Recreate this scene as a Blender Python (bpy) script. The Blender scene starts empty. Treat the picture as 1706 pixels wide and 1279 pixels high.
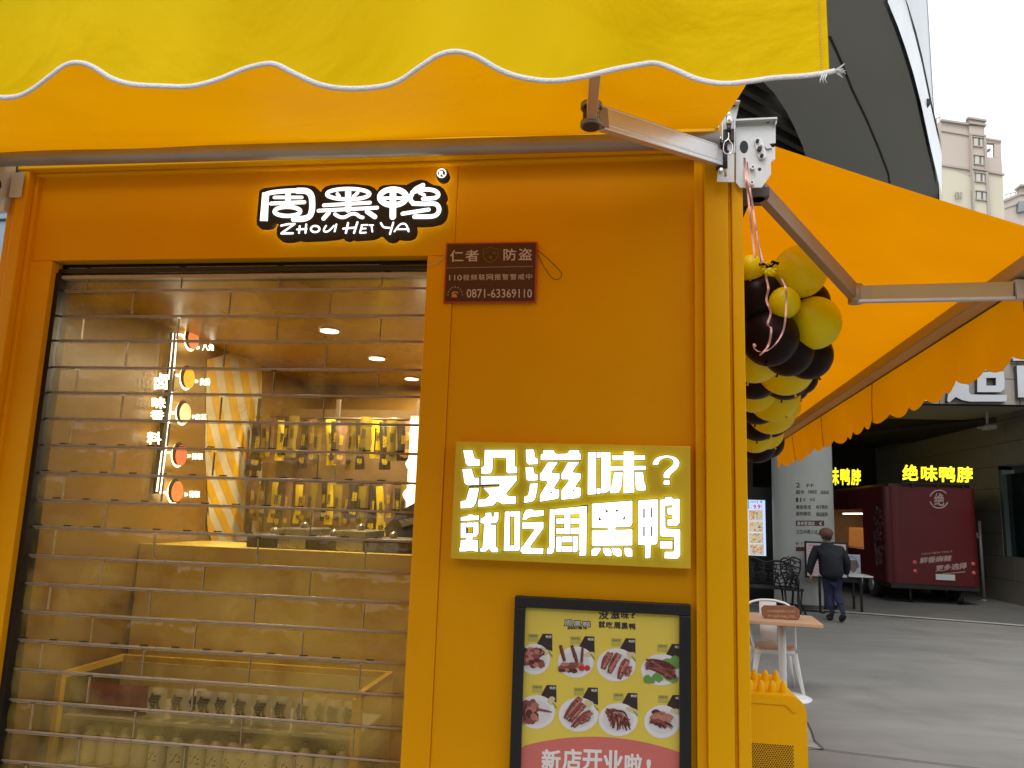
import bpy, math, random
from mathutils import Vector, Matrix
R=math.radians
random.seed(7)
SC=bpy.context.scene
COL=SC.collection
# ---------------- camera ----------------
F=1279.0; CX,CY=853.0,639.5
_up=Vector((265,-7750,1279)).normalized()
_d=Vector((180,217,1279)).normalized(); _d=(_d-_up*_d.dot(_up)).normalized()
_r=_up.cross(_d)
if _r.x<0: _r=-_r
CAM=Vector((0,-2.3,1.7))
cam=bpy.data.cameras.new('camera'); camo=bpy.data.objects.new('camera',cam); COL.objects.link(camo)
cam.sensor_width=36; cam.lens=36*F/1706; cam.clip_end=2000; cam.clip_start=.05
camo.matrix_world=Matrix(((_r.x,-_r.y,-_r.z,CAM.x),(_d.x,-_d.y,-_d.z,CAM.y),(_up.x,-_up.y,-_up.z,CAM.z),(0,0,0,1)))
SC.camera=camo
# ---------------- sky, sun, exposure ----------------
w=bpy.data.worlds.new('World'); SC.world=w; w.use_nodes=True
nt=w.node_tree; bg=nt.nodes['Background']
sky=nt.nodes.new('ShaderNodeTexSky'); sky.sky_type='NISHITA'; sky.sun_disc=False
SUN_EL,SUN_ROT=R(58),R(200)
sky.sun_elevation=SUN_EL; sky.sun_rotation=SUN_ROT; sky.air_density=1; sky.dust_density=6; sky.ozone_density=1
mx=nt.nodes.new('ShaderNodeMix'); mx.data_type='RGBA'; mx.inputs[0].default_value=.86
mx.inputs[7].default_value=(9.6,9.8,10.2,1)
nt.links.new(sky.outputs[0],mx.inputs[6]); nt.links.new(mx.outputs[2],bg.inputs[0]); bg.inputs[1].default_value=.11
sl=bpy.data.lights.new('sun','SUN'); sl.energy=1.0; sl.angle=R(25); sl.color=(1,.96,.9)
so=bpy.data.objects.new('sun',sl); COL.objects.link(so); so.location=(0,-10,30)
_sd=Vector((math.sin(SUN_ROT)*math.cos(SUN_EL),math.cos(SUN_ROT)*math.cos(SUN_EL),math.sin(SUN_EL)))
so.rotation_euler=_sd.to_track_quat('Z','Y').to_euler()
SC.view_settings.view_transform='Standard'; SC.view_settings.look='None'; SC.view_settings.gamma=1
SC.view_settings.exposure=0.52
SC.render.engine='CYCLES'
SC.cycles.use_denoising=True; SC.cycles.max_bounces=9; SC.cycles.transparent_max_bounces=16
SC.cycles.diffuse_bounces=4; SC.cycles.glossy_bounces=4; SC.cycles.caustics_reflective=False; SC.cycles.caustics_refractive=False
SC.cycles.sample_clamp_indirect=6
# ---------------- pixel to real surface helpers ----------------
def ray(px,py):
    v=Vector((px-CX,py-CY,F)); return Vector((v.dot(_r),v.dot(_d),v.dot(_up)))
def PY(px,py,Y):
    v=ray(px,py); return CAM+v*((Y-CAM.y)/v.y)
def PX(px,py,X):
    v=ray(px,py); return CAM+v*((X-CAM.x)/v.x)
def PZ(px,py,Z):
    v=ray(px,py); return CAM+v*((Z-CAM.z)/v.z)
def G(px,py): return PZ(px,py,0)
# ---------------- materials ----------------
MATS={}
def mat(name,col,rough=.5,metal=0,var=.06,scale=6,bump=0,bscale=60,coat=0,emit=None,es=0,spec=.5,stretch=(1,1,1),dirt=None,dscale=1.5):
    m=bpy.data.materials.new(name); m.use_nodes=True; n=m.node_tree.nodes; l=m.node_tree.links
    b=n['Principled BSDF']; b.inputs['Roughness'].default_value=rough; b.inputs['Metallic'].default_value=metal
    b.inputs['Specular IOR Level'].default_value=spec
    b.inputs['Coat Weight'].default_value=coat
    c=(*col,1)
    tc=n.new('ShaderNodeTexCoord'); mp=n.new('ShaderNodeMapping'); mp.inputs[3].default_value=stretch
    l.new(tc.outputs['Object'],mp.inputs[0])
    out=None
    if var:
        no=n.new('ShaderNodeTexNoise'); no.inputs['Scale'].default_value=scale; no.inputs['Detail'].default_value=6
        l.new(mp.outputs[0],no.inputs[0])
        x=n.new('ShaderNodeMix'); x.data_type='RGBA'
        x.inputs[6].default_value=(*[max(0,k*(1-var*2)) for k in col],1); x.inputs[7].default_value=(*[min(1,k*(1+var*2)) for k in col],1)
        l.new(no.outputs[0],x.inputs[0]); out=x.outputs[2]
        mr=n.new('ShaderNodeMapRange'); mr.inputs[1].default_value=.3; mr.inputs[2].default_value=.7
        mr.inputs[3].default_value=max(0,rough-.08); mr.inputs[4].default_value=min(1,rough+.08)
        l.new(no.outputs[0],mr.inputs[0]); l.new(mr.outputs[0],b.inputs['Roughness'])
        if dirt:
            n2=n.new('ShaderNodeTexNoise'); n2.inputs['Scale'].default_value=dscale; n2.inputs['Detail'].default_value=8; n2.inputs['Roughness'].default_value=.65
            l.new(mp.outputs[0],n2.inputs[0])
            cr=n.new('ShaderNodeValToRGB'); cr.color_ramp.elements[0].position=.52; cr.color_ramp.elements[1].position=.72
            l.new(n2.outputs[0],cr.inputs[0])
            y=n.new('ShaderNodeMix'); y.data_type='RGBA'; y.inputs[7].default_value=(*dirt,1)
            l.new(cr.outputs[0],y.inputs[0]); l.new(out,y.inputs[6]); out=y.outputs[2]
        l.new(out,b.inputs['Base Color'])
    else: b.inputs['Base Color'].default_value=c
    if bump:
        nb=n.new('ShaderNodeTexNoise'); nb.inputs['Scale'].default_value=bscale; nb.inputs['Detail'].default_value=4
        l.new(mp.outputs[0],nb.inputs[0]); bp=n.new('ShaderNodeBump'); bp.inputs['Strength'].default_value=bump; bp.inputs['Distance'].default_value=.01
        l.new(nb.outputs[0],bp.inputs['Height']); l.new(bp.outputs[0],b.inputs['Normal'])
    if emit: b.inputs['Emission Color'].default_value=(*emit,1); b.inputs['Emission Strength'].default_value=es
    MATS[name]=m; return m
def fabric(name,dc,tc_,f=.45,wr=.35):
    m=bpy.data.materials.new(name); m.use_nodes=True; n=m.node_tree.nodes; l=m.node_tree.links
    o=n['Material Output']; n.remove(n['Principled BSDF'])
    d=n.new('ShaderNodeBsdfPrincipled'); d.inputs['Roughness'].default_value=.55; d.inputs['Specular IOR Level'].default_value=.05
    t=n.new('ShaderNodeBsdfTranslucent'); x=n.new('ShaderNodeMixShader'); x.inputs[0].default_value=f
    tc=n.new('ShaderNodeTexCoord')
    no=n.new('ShaderNodeTexNoise'); no.inputs['Scale'].default_value=2.2; no.inputs['Detail'].default_value=5; no.inputs['Distortion'].default_value=.6
    l.new(tc.outputs['Object'],no.inputs[0])
    for sh,c,inp in ((d,dc,'Base Color'),(t,tc_,'Color')):
        k=n.new('ShaderNodeMix'); k.data_type='RGBA'; k.inputs[6].default_value=(*[v*.88 for v in c],1); k.inputs[7].default_value=(*[min(1,v*1.1) for v in c],1)
        l.new(no.outputs[0],k.inputs[0]); l.new(k.outputs[2],sh.inputs[inp])
    wv=n.new('ShaderNodeTexNoise'); wv.inputs['Scale'].default_value=350
    l.new(tc.outputs['Object'],wv.inputs[0])
    bp=n.new('ShaderNodeBump'); bp.inputs['Strength'].default_value=wr; bp.inputs['Distance'].default_value=.05
    l.new(no.outputs[0],bp.inputs['Height'])
    b2=n.new('ShaderNodeBump'); b2.inputs['Strength'].default_value=.12; b2.inputs['Distance'].default_value=.002
    l.new(wv.outputs[0],b2.inputs['Height']); l.new(bp.outputs[0],b2.inputs['Normal'])
    l.new(b2.outputs[0],d.inputs['Normal'])
    l.new(d.outputs[0],x.inputs[1]); l.new(t.outputs[0],x.inputs[2]); l.new(x.outputs[0],o.inputs[0])
    return m
def emis(name,col,s):
    m=bpy.data.materials.new(name); m.use_nodes=True; n=m.node_tree.nodes; l=m.node_tree.links
    b=n['Principled BSDF']; b.inputs['Base Color'].default_value=(*[min(.8,c) for c in col],1); b.inputs['Emission Color'].default_value=(*col,1); b.inputs['Emission Strength'].default_value=s
    return m
def clear(name,tint=(.86,.84,.78),haze=.06,hcol=(.5,.42,.3),rough=.08,wav=.25,wsc=9,refl=.8):
    m=bpy.data.materials.new(name); m.use_nodes=True; n=m.node_tree.nodes; l=m.node_tree.links
    o=n['Material Output']; n.remove(n['Principled BSDF'])
    t=n.new('ShaderNodeBsdfTransparent'); t.inputs[0].default_value=(*tint,1)
    g=n.new('ShaderNodeBsdfGlossy'); g.inputs['Roughness'].default_value=rough
    d=n.new('ShaderNodeBsdfDiffuse'); d.inputs[0].default_value=(*hcol,1)
    fr=n.new('ShaderNodeFresnel'); fr.inputs[0].default_value=1.5
    tc=n.new('ShaderNodeTexCoord'); no=n.new('ShaderNodeTexNoise'); no.inputs['Scale'].default_value=wsc; no.inputs['Detail'].default_value=3
    l.new(tc.outputs['Object'],no.inputs[0])
    bp=n.new('ShaderNodeBump'); bp.inputs['Strength'].default_value=wav; bp.inputs['Distance'].default_value=.03
    l.new(no.outputs[0],bp.inputs['Height']); l.new(bp.outputs[0],g.inputs['Normal']); l.new(bp.outputs[0],fr.inputs['Normal'])
    n2=n.new('ShaderNodeTexNoise'); n2.inputs['Scale'].default_value=wsc*.6; n2.inputs['Detail'].default_value=6; n2.inputs['Distortion'].default_value=1
    l.new(tc.outputs['Object'],n2.inputs[0])
    mr=n.new('ShaderNodeMapRange'); mr.inputs[1].default_value=.35; mr.inputs[2].default_value=.75; mr.inputs[3].default_value=haze*.15; mr.inputs[4].default_value=haze*2.8
    l.new(n2.outputs[0],mr.inputs[0])
    x1=n.new('ShaderNodeMixShader'); l.new(mr.outputs[0],x1.inputs[0]); l.new(t.outputs[0],x1.inputs[1]); l.new(d.outputs[0],x1.inputs[2])
    x2=n.new('ShaderNodeMixShader'); fm=n.new('ShaderNodeMath'); fm.operation='MULTIPLY'; fm.inputs[1].default_value=refl; l.new(fr.outputs[0],fm.inputs[0]); l.new(fm.outputs[0],x2.inputs[0]); l.new(x1.outputs[0],x2.inputs[1]); l.new(g.outputs[0],x2.inputs[2])
    l.new(x2.outputs[0],o.inputs[0]); return m
YEL=mat('kiosk_paint',(.80,.35,.0),.45,0,.05,2.5,.08,220,spec=.12)
TRIM=mat('trim_paint',(.84,.42,.0),.38,0,.04,3,.05,200,spec=.15)
CABY=mat('cabinet_paint',(.82,.46,.0),.4,0,.05,4,spec=.2)
AWN=fabric('awning_fabric',(1.0,.74,.0),(.86,.29,.0),.36,.6)
AWNS=fabric('side_awning_fabric',(.88,.43,.0),(.84,.30,.0),.5,.6)
PIPE=mat('white_piping',(.75,.73,.76),.6,bump=.3,bscale=300)
ALU=mat('brushed_aluminium',(.62,.60,.58),.38,.85,.08,8,.05,100,stretch=(.2,1,1))
TUBE=mat('grey_tube',(.36,.33,.29),.42,.5,.12,5)
ZINC=mat('zinc_plate',(.66,.67,.66),.42,.35,.08,14,.05,150)
CHROME=mat('chrome',(.8,.8,.8),.18,1,0)
DARKM=mat('dark_metal',(.05,.045,.04),.45,.6,.1,20)
BLACK=mat('black_plastic',(.006,.006,.007),.4,0,.1,10)
BLACKM=mat('black_matte',(.015,.014,.014),.7,0,.1,10)
WHITE=mat('white_paint',(.78,.78,.77),.4,0,.03,10)
SIGNY=mat('sign_box_paint',(.74,.50,.015),.4,0,.04,5)
LETW=emis('letter_face',(1,1,1),1.05)
LETB=emis('letter_back',(.72,.92,.12),.9)
LETS=mat('letter_side',(.03,.035,.06),.4,0,0)
HALO=emis('halo_led',(1,.88,.25),3.5)
# ---------------- mesh builder ----------------
class MB:
    def __init__(s): s.v=[]; s.f=[]; s.m=[]; s.mats=[]; s.cur=0; s.sm=[]
    def use(s,m):
        if m not in s.mats: s.mats.append(m)
        s.cur=s.mats.index(m); return s
    def add(s,vs,fs,smooth=False):
        o=len(s.v); s.v+= [tuple(v) for v in vs]
        for f in fs: s.f.append(tuple(i+o for i in f)); s.m.append(s.cur); s.sm.append(smooth)
        return s
    def box(s,a,b,rz=0,c=None):
        x0,y0,z0=[min(p,q) for p,q in zip(a,b)]; x1,y1,z1=[max(p,q) for p,q in zip(a,b)]
        vs=[Vector(p) for p in ((x0,y0,z0),(x1,y0,z0),(x1,y1,z0),(x0,y1,z0),(x0,y0,z1),(x1,y0,z1),(x1,y1,z1),(x0,y1,z1))]
        if rz:
            c=Vector(c or ((x0+x1)/2,(y0+y1)/2,0)); M=Matrix.Rotation(rz,3,'Z'); vs=[M@(p-c)+c for p in vs]
        return s.add(vs,[(0,3,2,1),(4,5,6,7),(0,1,5,4),(1,2,6,5),(2,3,7,6),(3,0,4,7)])
    def quad(s,*p): return s.add(p,[tuple(range(len(p)))])
    def prism(s,pts,n,side=None):     # pts polygon; n offset vector to the back
        k=len(pts); n=Vector(n); a=[Vector(p) for p in pts]; b=[p+n for p in a]
        s.add(a,[tuple(range(k))])
        if side is not None:
            c=s.cur; s.use(side); s.add(a+b,[(i,(i+1)%k,(i+1)%k+k,i+k) for i in range(k)]+[tuple(range(2*k-1,k-1,-1))]); s.cur=c
        else: s.add(a+b,[(i,(i+1)%k,(i+1)%k+k,i+k) for i in range(k)]+[tuple(range(2*k-1,k-1,-1))])
        return s
    def tube(s,path,r,n=10,cap=True,flat=1.0,upv=None):
        P=[Vector(p) for p in path]; rs=r if isinstance(r,(list,tuple)) else [r]*len(P)
        vs=[];fs=[]; prev=None
        for i,p in enumerate(P):
            t=(P[min(i+1,len(P)-1)]-P[max(i-1,0)]).normalized()
            if prev is None:
                a=Vector(upv) if upv else (Vector((0,0,1)) if abs(t.z)<.9 else Vector((1,0,0)))
                x=(a-t*a.dot(t)).normalized()
            else: x=(prev-t*prev.dot(t)).normalized()
            prev=x; y=t.cross(x)
            for k in range(n):
                an=2*math.pi*k/n; vs.append(p+x*math.cos(an)*rs[i]+y*math.sin(an)*rs[i]*flat)
        for i in range(len(P)-1):
            for k in range(n): fs.append((i*n+k,i*n+(k+1)%n,(i+1)*n+(k+1)%n,(i+1)*n+k))
        s.add(vs,fs,True)
        if cap:
            o=len(s.v)-len(vs); L=len(P)-1
            s.f.append(tuple(o+k for k in range(n-1,-1,-1))); s.m.append(s.cur); s.sm.append(False)
            s.f.append(tuple(o+L*n+k for k in range(n))); s.m.append(s.cur); s.sm.append(False)
        return s
    def beam(s,a,b,w,h,up=(0,0,1)):   # rectangular bar
        a=Vector(a);b=Vector(b);t=(b-a).normalized();u=Vector(up);u=(u-t*u.dot(t)).normalized();x=t.cross(u)
        vs=[p+x*sx*w/2+u*su*h/2 for p in (a,b) for sx,su in ((-1,-1),(1,-1),(1,1),(-1,1))]
        return s.add(vs,[(3,2,1,0),(4,5,6,7),(0,1,5,4),(1,2,6,5),(2,3,7,6),(3,0,4,7)])
    def ball(s,c,r,n=20,m=12,sc=(1,1,1),rot=None):
        c=Vector(c);vs=[];fs=[]
        for i in range(m+1):
            th=math.pi*i/m
            for k in range(n):
                p=Vector((math.sin(th)*math.cos(2*math.pi*k/n)*r*sc[0],math.sin(th)*math.sin(2*math.pi*k/n)*r*sc[1],math.cos(th)*r*sc[2]))
                if rot: p=rot@p
                vs.append(c+p)
        for i in range(m):
            for k in range(n): fs.append((i*n+k,(i+1)*n+k,(i+1)*n+(k+1)%n,i*n+(k+1)%n))
        return s.add(vs,fs,True)
    def lathe(s,prof,c=(0,0,0),n=24,smooth=True):
        c=Vector(c);vs=[];fs=[]
        for r,z in prof:
            for k in range(n): vs.append(c+Vector((r*math.cos(2*math.pi*k/n),r*math.sin(2*math.pi*k/n),z)))
        for i in range(len(prof)-1):
            for k in range(n): fs.append((i*n+k,i*n+(k+1)%n,(i+1)*n+(k+1)%n,(i+1)*n+k))
        return s.add(vs,fs,smooth)
    def grid(s,fn,nu,nv,smooth=True,rev=False):
        vs=[fn(i/nu,j/nv) for i in range(nu+1) for j in range(nv+1)]
        fs=[]
        for i in range(nu):
            for j in range(nv):
                q=(i*(nv+1)+j,(i+1)*(nv+1)+j,(i+1)*(nv+1)+j+1,i*(nv+1)+j+1); fs.append(q[::-1] if rev else q)
        return s.add(vs,fs,smooth)
    def disc(s,c,r,nrm,n=20):
        c=Vector(c);nn=Vector(nrm).normalized();x=nn.orthogonal().normalized();y=nn.cross(x)
        return s.add([c+x*r*math.cos(2*math.pi*k/n)+y*r*math.sin(2*math.pi*k/n) for k in range(n)],[tuple(range(n))])
    def cyl(s,a,b,r,n=16): return s.tube([a,b],r,n)
def ob(name,mb,m=None,parent=None,loc=None,bevel=0):
    me=bpy.data.meshes.new(name)
    if loc is not None:
        lo=Vector(loc); vv=[tuple(Vector(v)-lo) for v in mb.v]
    else: vv=mb.v; lo=None
    me.from_pydata(vv,[],mb.f)
    for mm in (mb.mats or [m]): me.materials.append(mm)
    if mb.mats:
        for p,i in zip(me.polygons,mb.m): p.material_index=i
    me.polygons.foreach_set('use_smooth',mb.sm)
    me.update()
    o=bpy.data.objects.new(name,me); COL.objects.link(o)
    if parent is not None: o.parent=parent
    if lo is not None: o.location=lo
    if bevel:
        b=o.modifiers.new('bevel','BEVEL'); b.width=bevel; b.segments=2; b.limit_method='ANGLE'; b.angle_limit=R(40)
    return o
def thing(name,label,cat,group=None,kind=None,loc=None):
    o=bpy.data.objects.new(name,None); COL.objects.link(o); o.empty_display_size=.1
    return tag(o,label,cat,group,kind)
def tag(o,label=None,cat=None,group=None,kind=None):
    if label:o['label']=label
    if cat:o['category']=cat
    if group:o['group']=group
    if kind:o['kind']=kind
    return o
def struct(name,mb,m=None,label=None,bevel=0): return tag(ob(name,mb,m,bevel=bevel),label,None,None,'structure')
# ---------------- lettering ----------------
_tc={}
def glyphs(txt):
    if txt in _tc: return _tc[txt]
    cu=bpy.data.curves.new('t','FONT'); cu.body=txt; cu.size=1; cu.fill_mode='BOTH'; cu.resolution_u=2
    o=bpy.data.objects.new('t',cu); COL.objects.link(o)
    bpy.context.view_layer.update()
    dg=bpy.context.evaluated_depsgraph_get()
    me=bpy.data.meshes.new_from_object(o.evaluated_get(dg))
    vs=[(v.co.x,v.co.y) for v in me.vertices]; fs=[tuple(p.vertices) for p in me.polygons]
    bpy.data.objects.remove(o); bpy.data.curves.remove(cu); bpy.data.meshes.remove(me)
    # weld by position so that the outline can be found
    idx={};mp=[]
    for v in vs:
        k=(round(v[0],4),round(v[1],4)); mp.append(idx.setdefault(k,len(idx)))
    cnt={}
    for f in fs:
        for i in range(len(f)):
            a_,b_=mp[f[i]],mp[f[(i+1)%len(f)]]
            if a_!=b_: cnt.setdefault((min(a_,b_),max(a_,b_)),[]).append((f[i],f[(i+1)%len(f)]))
    ed=[e[0] for e in cnt.values() if len(e)==1]
    _tc[txt]=(vs,fs,ed); return _tc[txt]
_lk=[0]
def letters(mb,txt,q,fn,bold=0.0):
    """q: TL,TR,BR,BL corners in the plane coordinates that fn turns into a 3D point; bold thickens the strokes."""
    vs,fs,ed=glyphs(txt)
    if not vs: return mb
    bold=bold*1.0
    x0=min(v[0] for v in vs)-bold;x1=max(v[0] for v in vs)+bold;y0=min(v[1] for v in vs)-bold;y1=max(v[1] for v in vs)+bold
    (ax,ay),(bx,by),(cx,cy),(dx,dy)=q
    def mp_(x,y,lift=0):
        u=(x-x0)/(x1-x0); v=(y-y0)/(y1-y0)
        tx=ax+(bx-ax)*u; ty=ay+(by-ay)*u; lx=dx+(cx-dx)*u; ly=dy+(cy-dy)*u
        p=Vector(fn(lx+(tx-lx)*v,ly+(ty-ly)*v))
        if lift: p=p+(LOOK-p).normalized()*lift
        return p
    mb.add([mp_(*v) for v in vs],fs)
    if bold:
        LOOK_=1
        for k,(a_,b_) in enumerate(ed):
            (xa,ya),(xb,yb)=vs[a_],vs[b_]; L=math.hypot(xb-xa,yb-ya)
            if L<1e-6: continue
            tx,ty=(xb-xa)/L*bold,(yb-ya)/L*bold
            _lk[0]+=1; lf_=2e-5*(1+_lk[0]%17)
            mb.add([mp_(xa-tx*.7+ty,ya-ty*.7-tx,lf_),mp_(xb+tx*.7+ty,yb+ty*.7-tx,lf_),mp_(xb+tx*.7-ty,yb+ty*.7+tx,lf_),mp_(xa-tx*.7-ty,ya-ty*.7+tx,lf_)],[(0,1,2,3)])
    return mb
LOOK=Vector((0,-2.3,1.7))
def rectq(x0,y0,x1,y1): return ((x0,y0),(x1,y0),(x1,y1),(x0,y1))
# ================= SETTING =================
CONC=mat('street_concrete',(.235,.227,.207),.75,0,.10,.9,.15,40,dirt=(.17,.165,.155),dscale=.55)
def concrete_bands(m):
    n=m.node_tree.nodes; l=m.node_tree.links; b=n['Principled BSDF']
    src=b.inputs['Base Color'].links[0].from_socket
    tc=n.new('ShaderNodeTexCoord'); mp=n.new('ShaderNodeMapping'); mp.inputs[3].default_value=(.35,1.6,1); mp.inputs[2].default_value=(0,0,R(-8))
    l.new(tc.outputs['Object'],mp.inputs[0]); no=n.new('ShaderNodeTexNoise'); no.inputs['Scale'].default_value=1.3; no.inputs['Detail'].default_value=7; no.inputs['Roughness'].default_value=.6
    l.new(mp.outputs[0],no.inputs[0]); mr=n.new('ShaderNodeMapRange'); mr.inputs[1].default_value=.3; mr.inputs[2].default_value=.7; mr.inputs[3].default_value=.86; mr.inputs[4].default_value=1.12
    l.new(no.outputs[0],mr.inputs[0]); x=n.new('ShaderNodeMix'); x.data_type='RGBA'; x.blend_type='MULTIPLY'; x.inputs[0].default_value=1
    l.new(src,x.inputs[6]); l.new(mr.outputs[0],x.inputs[7]); l.new(x.outputs[2],b.inputs['Base Color'])
concrete_bands(CONC)
g=MB().use(CONC); g.quad((-300,-60,0),(300,-60,0),(300,400,0),(-300,400,0)); struct('ground',g)
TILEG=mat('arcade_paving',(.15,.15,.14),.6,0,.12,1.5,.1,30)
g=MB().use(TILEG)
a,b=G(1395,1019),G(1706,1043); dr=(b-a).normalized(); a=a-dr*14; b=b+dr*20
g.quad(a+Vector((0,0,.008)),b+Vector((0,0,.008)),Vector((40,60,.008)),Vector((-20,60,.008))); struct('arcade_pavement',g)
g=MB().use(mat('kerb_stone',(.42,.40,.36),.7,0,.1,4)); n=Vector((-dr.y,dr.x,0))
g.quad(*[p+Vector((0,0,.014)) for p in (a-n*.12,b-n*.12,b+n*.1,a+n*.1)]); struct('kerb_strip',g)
# paved patch and joints beside the yellow cabinet
g=MB().use(mat('pale_tile',(.40,.38,.33),.6,0,.1,3))
pts=[G(1345,1207),G(1352,1222),G(1357,1236),G(1365,1245),G(1372,1250),G(1330,1247),G(1200,1240),G(1200,1180)]
g.add([p+Vector((0,0,.005)) for p in pts],[tuple(range(len(pts)))]); struct('tile_patch',g)
JO=mat('joint_dark',(.05,.048,.045),.9,0,0)
g=MB().use(JO)
def gline(mb,pp,wd,z=.009):
    P=[G(*p) for p in pp]
    for i in range(len(P)-1):
        t=(P[i+1]-P[i]).normalized(); n=Vector((-t.y,t.x,0))*wd/2
        mb.quad(*[q+Vector((0,0,z+.0005*i)) for q in (P[i]-n,P[i+1]-n,P[i+1]+n,P[i]+n)])
gline(g,[(1300,1240),(1372,1250),(1706,1291)],.012)
gline(g,[(1345,1205),(1352,1220),(1357,1236),(1372,1250)],.012,.012)
gline(g,[(1320,1232),(1357,1238)],.006,.015); struct('paving_joint',g)
# --- big mall canopy ---
SOF=mat('canopy_panel',(.38,.40,.39),.55,.1,.05,.5)
SLAT=mat('canopy_slat',(.055,.05,.045),.7,0,.1,3)
ZS=8.0
outer=[(1380,-700),(1440,-200),(1470,0),(1487,40),(1500,76),(1514,120),(1526,165),(1535,205),(1544,245),(1554,285),(1563,322),(1570,380),(1576,450)]
op=[PZ(x,y,ZS) for x,y in outer]
inner=[(1190,60),(1235,105),(1262,127),(1290,155),(1310,185),(1325,215),(1340,250),(1350,300),(1356,360),(1360,430)]
ip=[PZ(x,y,ZS) for x,y in inner]
mall=thing('shopping_mall','grey shopping mall with sweeping curved canopy and dark covered arcade','mall')
c=MB().use(SOF)
poly=op+[Vector((op[-1].x+.3,24,ZS))]+[Vector((ip[-1].x,24,ZS))]+ip[::-1]+[Vector((-14,ip[0].y,ZS)),Vector((-14,op[0].y,ZS))]
c.prism(poly[::-1],(0,0,.35)); ob('canopy_soffit',c,parent=mall)
c=MB().use(JO)
sj=[PZ(x,y,ZS-.004) for x,y in ((1382,60),(1400,100),(1420,150),(1444,200),(1465,250),(1480,290),(1486,340))]
for i in range(len(sj)-1):
    t=(sj[i+1]-sj[i]).normalized(); n=Vector((-t.y,t.x,0))*.018
    c.quad(sj[i]-n,sj[i+1]-n,sj[i+1]+n,sj[i]+n)
ob('soffit_seam',c,parent=mall)
c=MB().use(SLAT)
c.box((-14,ip[0].y-.2,ZS+.352),(ip[0].x+.3,20,ZS+.45)); c.box((ip[0].x+.3,ip[5].y,ZS+.352),(ip[-1].x+.2,20,ZS+.449)); c.box((ip[0].x+.3,ip[1].y+.1,ZS+.352),(ip[3].x+.15,ip[5].y,ZS+.448))
def inx(y):
    for a_,b_ in zip(ip[:-1],ip[1:]):
        if a_.y<=y<=b_.y: return a_.x+(b_.x-a_.x)*(y-a_.y)/(b_.y-a_.y)
    return ip[-1].x
_a,_b=PZ(1230,160,ZS),PZ(1330,215,ZS); _t=(_b-_a).normalized(); _n=Vector((-_t.y,_t.x,0))
for k in range(-30,60):
    s_=_a+_n*k*.26-_t*6; q=0
    P_=[]
    while q<22:
        p=s_+_t*q
        if ip[0].y<p.y<19.5 and p.x<inx(p.y)+.3: P_.append(p)
        q+=.1
    if len(P_)>2: c.beam(P_[0]+Vector((0,0,.23)),P_[-1]+Vector((0,0,.23)),.10,.2)
ob('slatted_ceiling',c,parent=mall)
for px,py,zz in ((1349,247,ZS+.1),(1288,212,ZS+.1)):
    p=PZ(px,py,zz); c=MB().use(emis('downlight_glow',(1,.97,.9),6)); c.disc(p-Vector((0,0,.03)),.07,(0,0,-1)); c.use(WHITE); c.tube([p-Vector((0,0,.02)),p+Vector((0,0,.1))],.1,16)
    if px==1349: ob('downlight',c,parent=mall)
# upstand wall above canopy edge
UPW=mat('white_cladding',(.62,.66,.66),.4,0,.05,.3)
c=MB().use(UPW); ed=op[2:11]
for i in range(len(ed)-1):
    a,b=ed[i],ed[i+1]; c.quad(a,b,b+Vector((0,0,14)),a+Vector((0,0,14)))
ob('upstand_wall',c,parent=mall)
c=MB().use(mat('edge_trim',(.80,.84,.84),.35,.2,.02,1))
for i in range(len(ed)-1):
    a,b=ed[i],ed[i+1]; t=(b-a).normalized(); n=Vector((t.y,-t.x,0))
    k0=.15+.38*i/8; k1=.15+.38*(i+1)/8
    c.add([a+n*.06-Vector((0,0,.05)),b+n*.06-Vector((0,0,.05)),b+n*.10+Vector((0,0,k1+.25)),a+n*.10+Vector((0,0,k0+.25))],[(0,1,2,3)])
    c.add([a+n*.12+Vector((0,0,k0+.30)),b+n*.12+Vector((0,0,k1+.30)),b+n*.02+Vector((0,0,k1+.75)),a+n*.02+Vector((0,0,k0+.75))],[(0,1,2,3)])
ob('edge_trim',c,parent=mall)
c=MB().use(mat('tower_glass',(.16,.23,.27),.15,.3,.1,.3))
e=ed[-1]; e0=ed[-2]; t=(e-e0).normalized(); 
top=PY(1546,-60,e.y)
c.add([e+Vector((.02,0,-.1)),e+Vector((.12,.25,-.1)),e+Vector((.12,.25,14)),e+Vector((.02,0,14))],[(0,1,2,3)])
c.add([e+Vector((.12,.25,-.1)),e+Vector((-.1,9,-.1)),e+Vector((-.1,9,14)),e+Vector((.12,.25,14))],[(0,1,2,3)])
ob('corner_glass',c,parent=mall)
# fascia with big letters
YF=15.2
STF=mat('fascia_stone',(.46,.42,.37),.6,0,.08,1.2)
f0=PY(1500,672,YF); zf=f0.z
c=MB().use(STF)
zz=zf
for k in range(5):
    for j in range(12):
        x0=-6+j*1.6
        c.box((x0+.008,YF,zz+.008),(x0+1.592,YF+.25,zz+.552))
    zz+=.56
c.use(JO).box((-6,YF+.012,zf),(13.2,YF+.26,zz)); ob('fascia',c,parent=mall)
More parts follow.
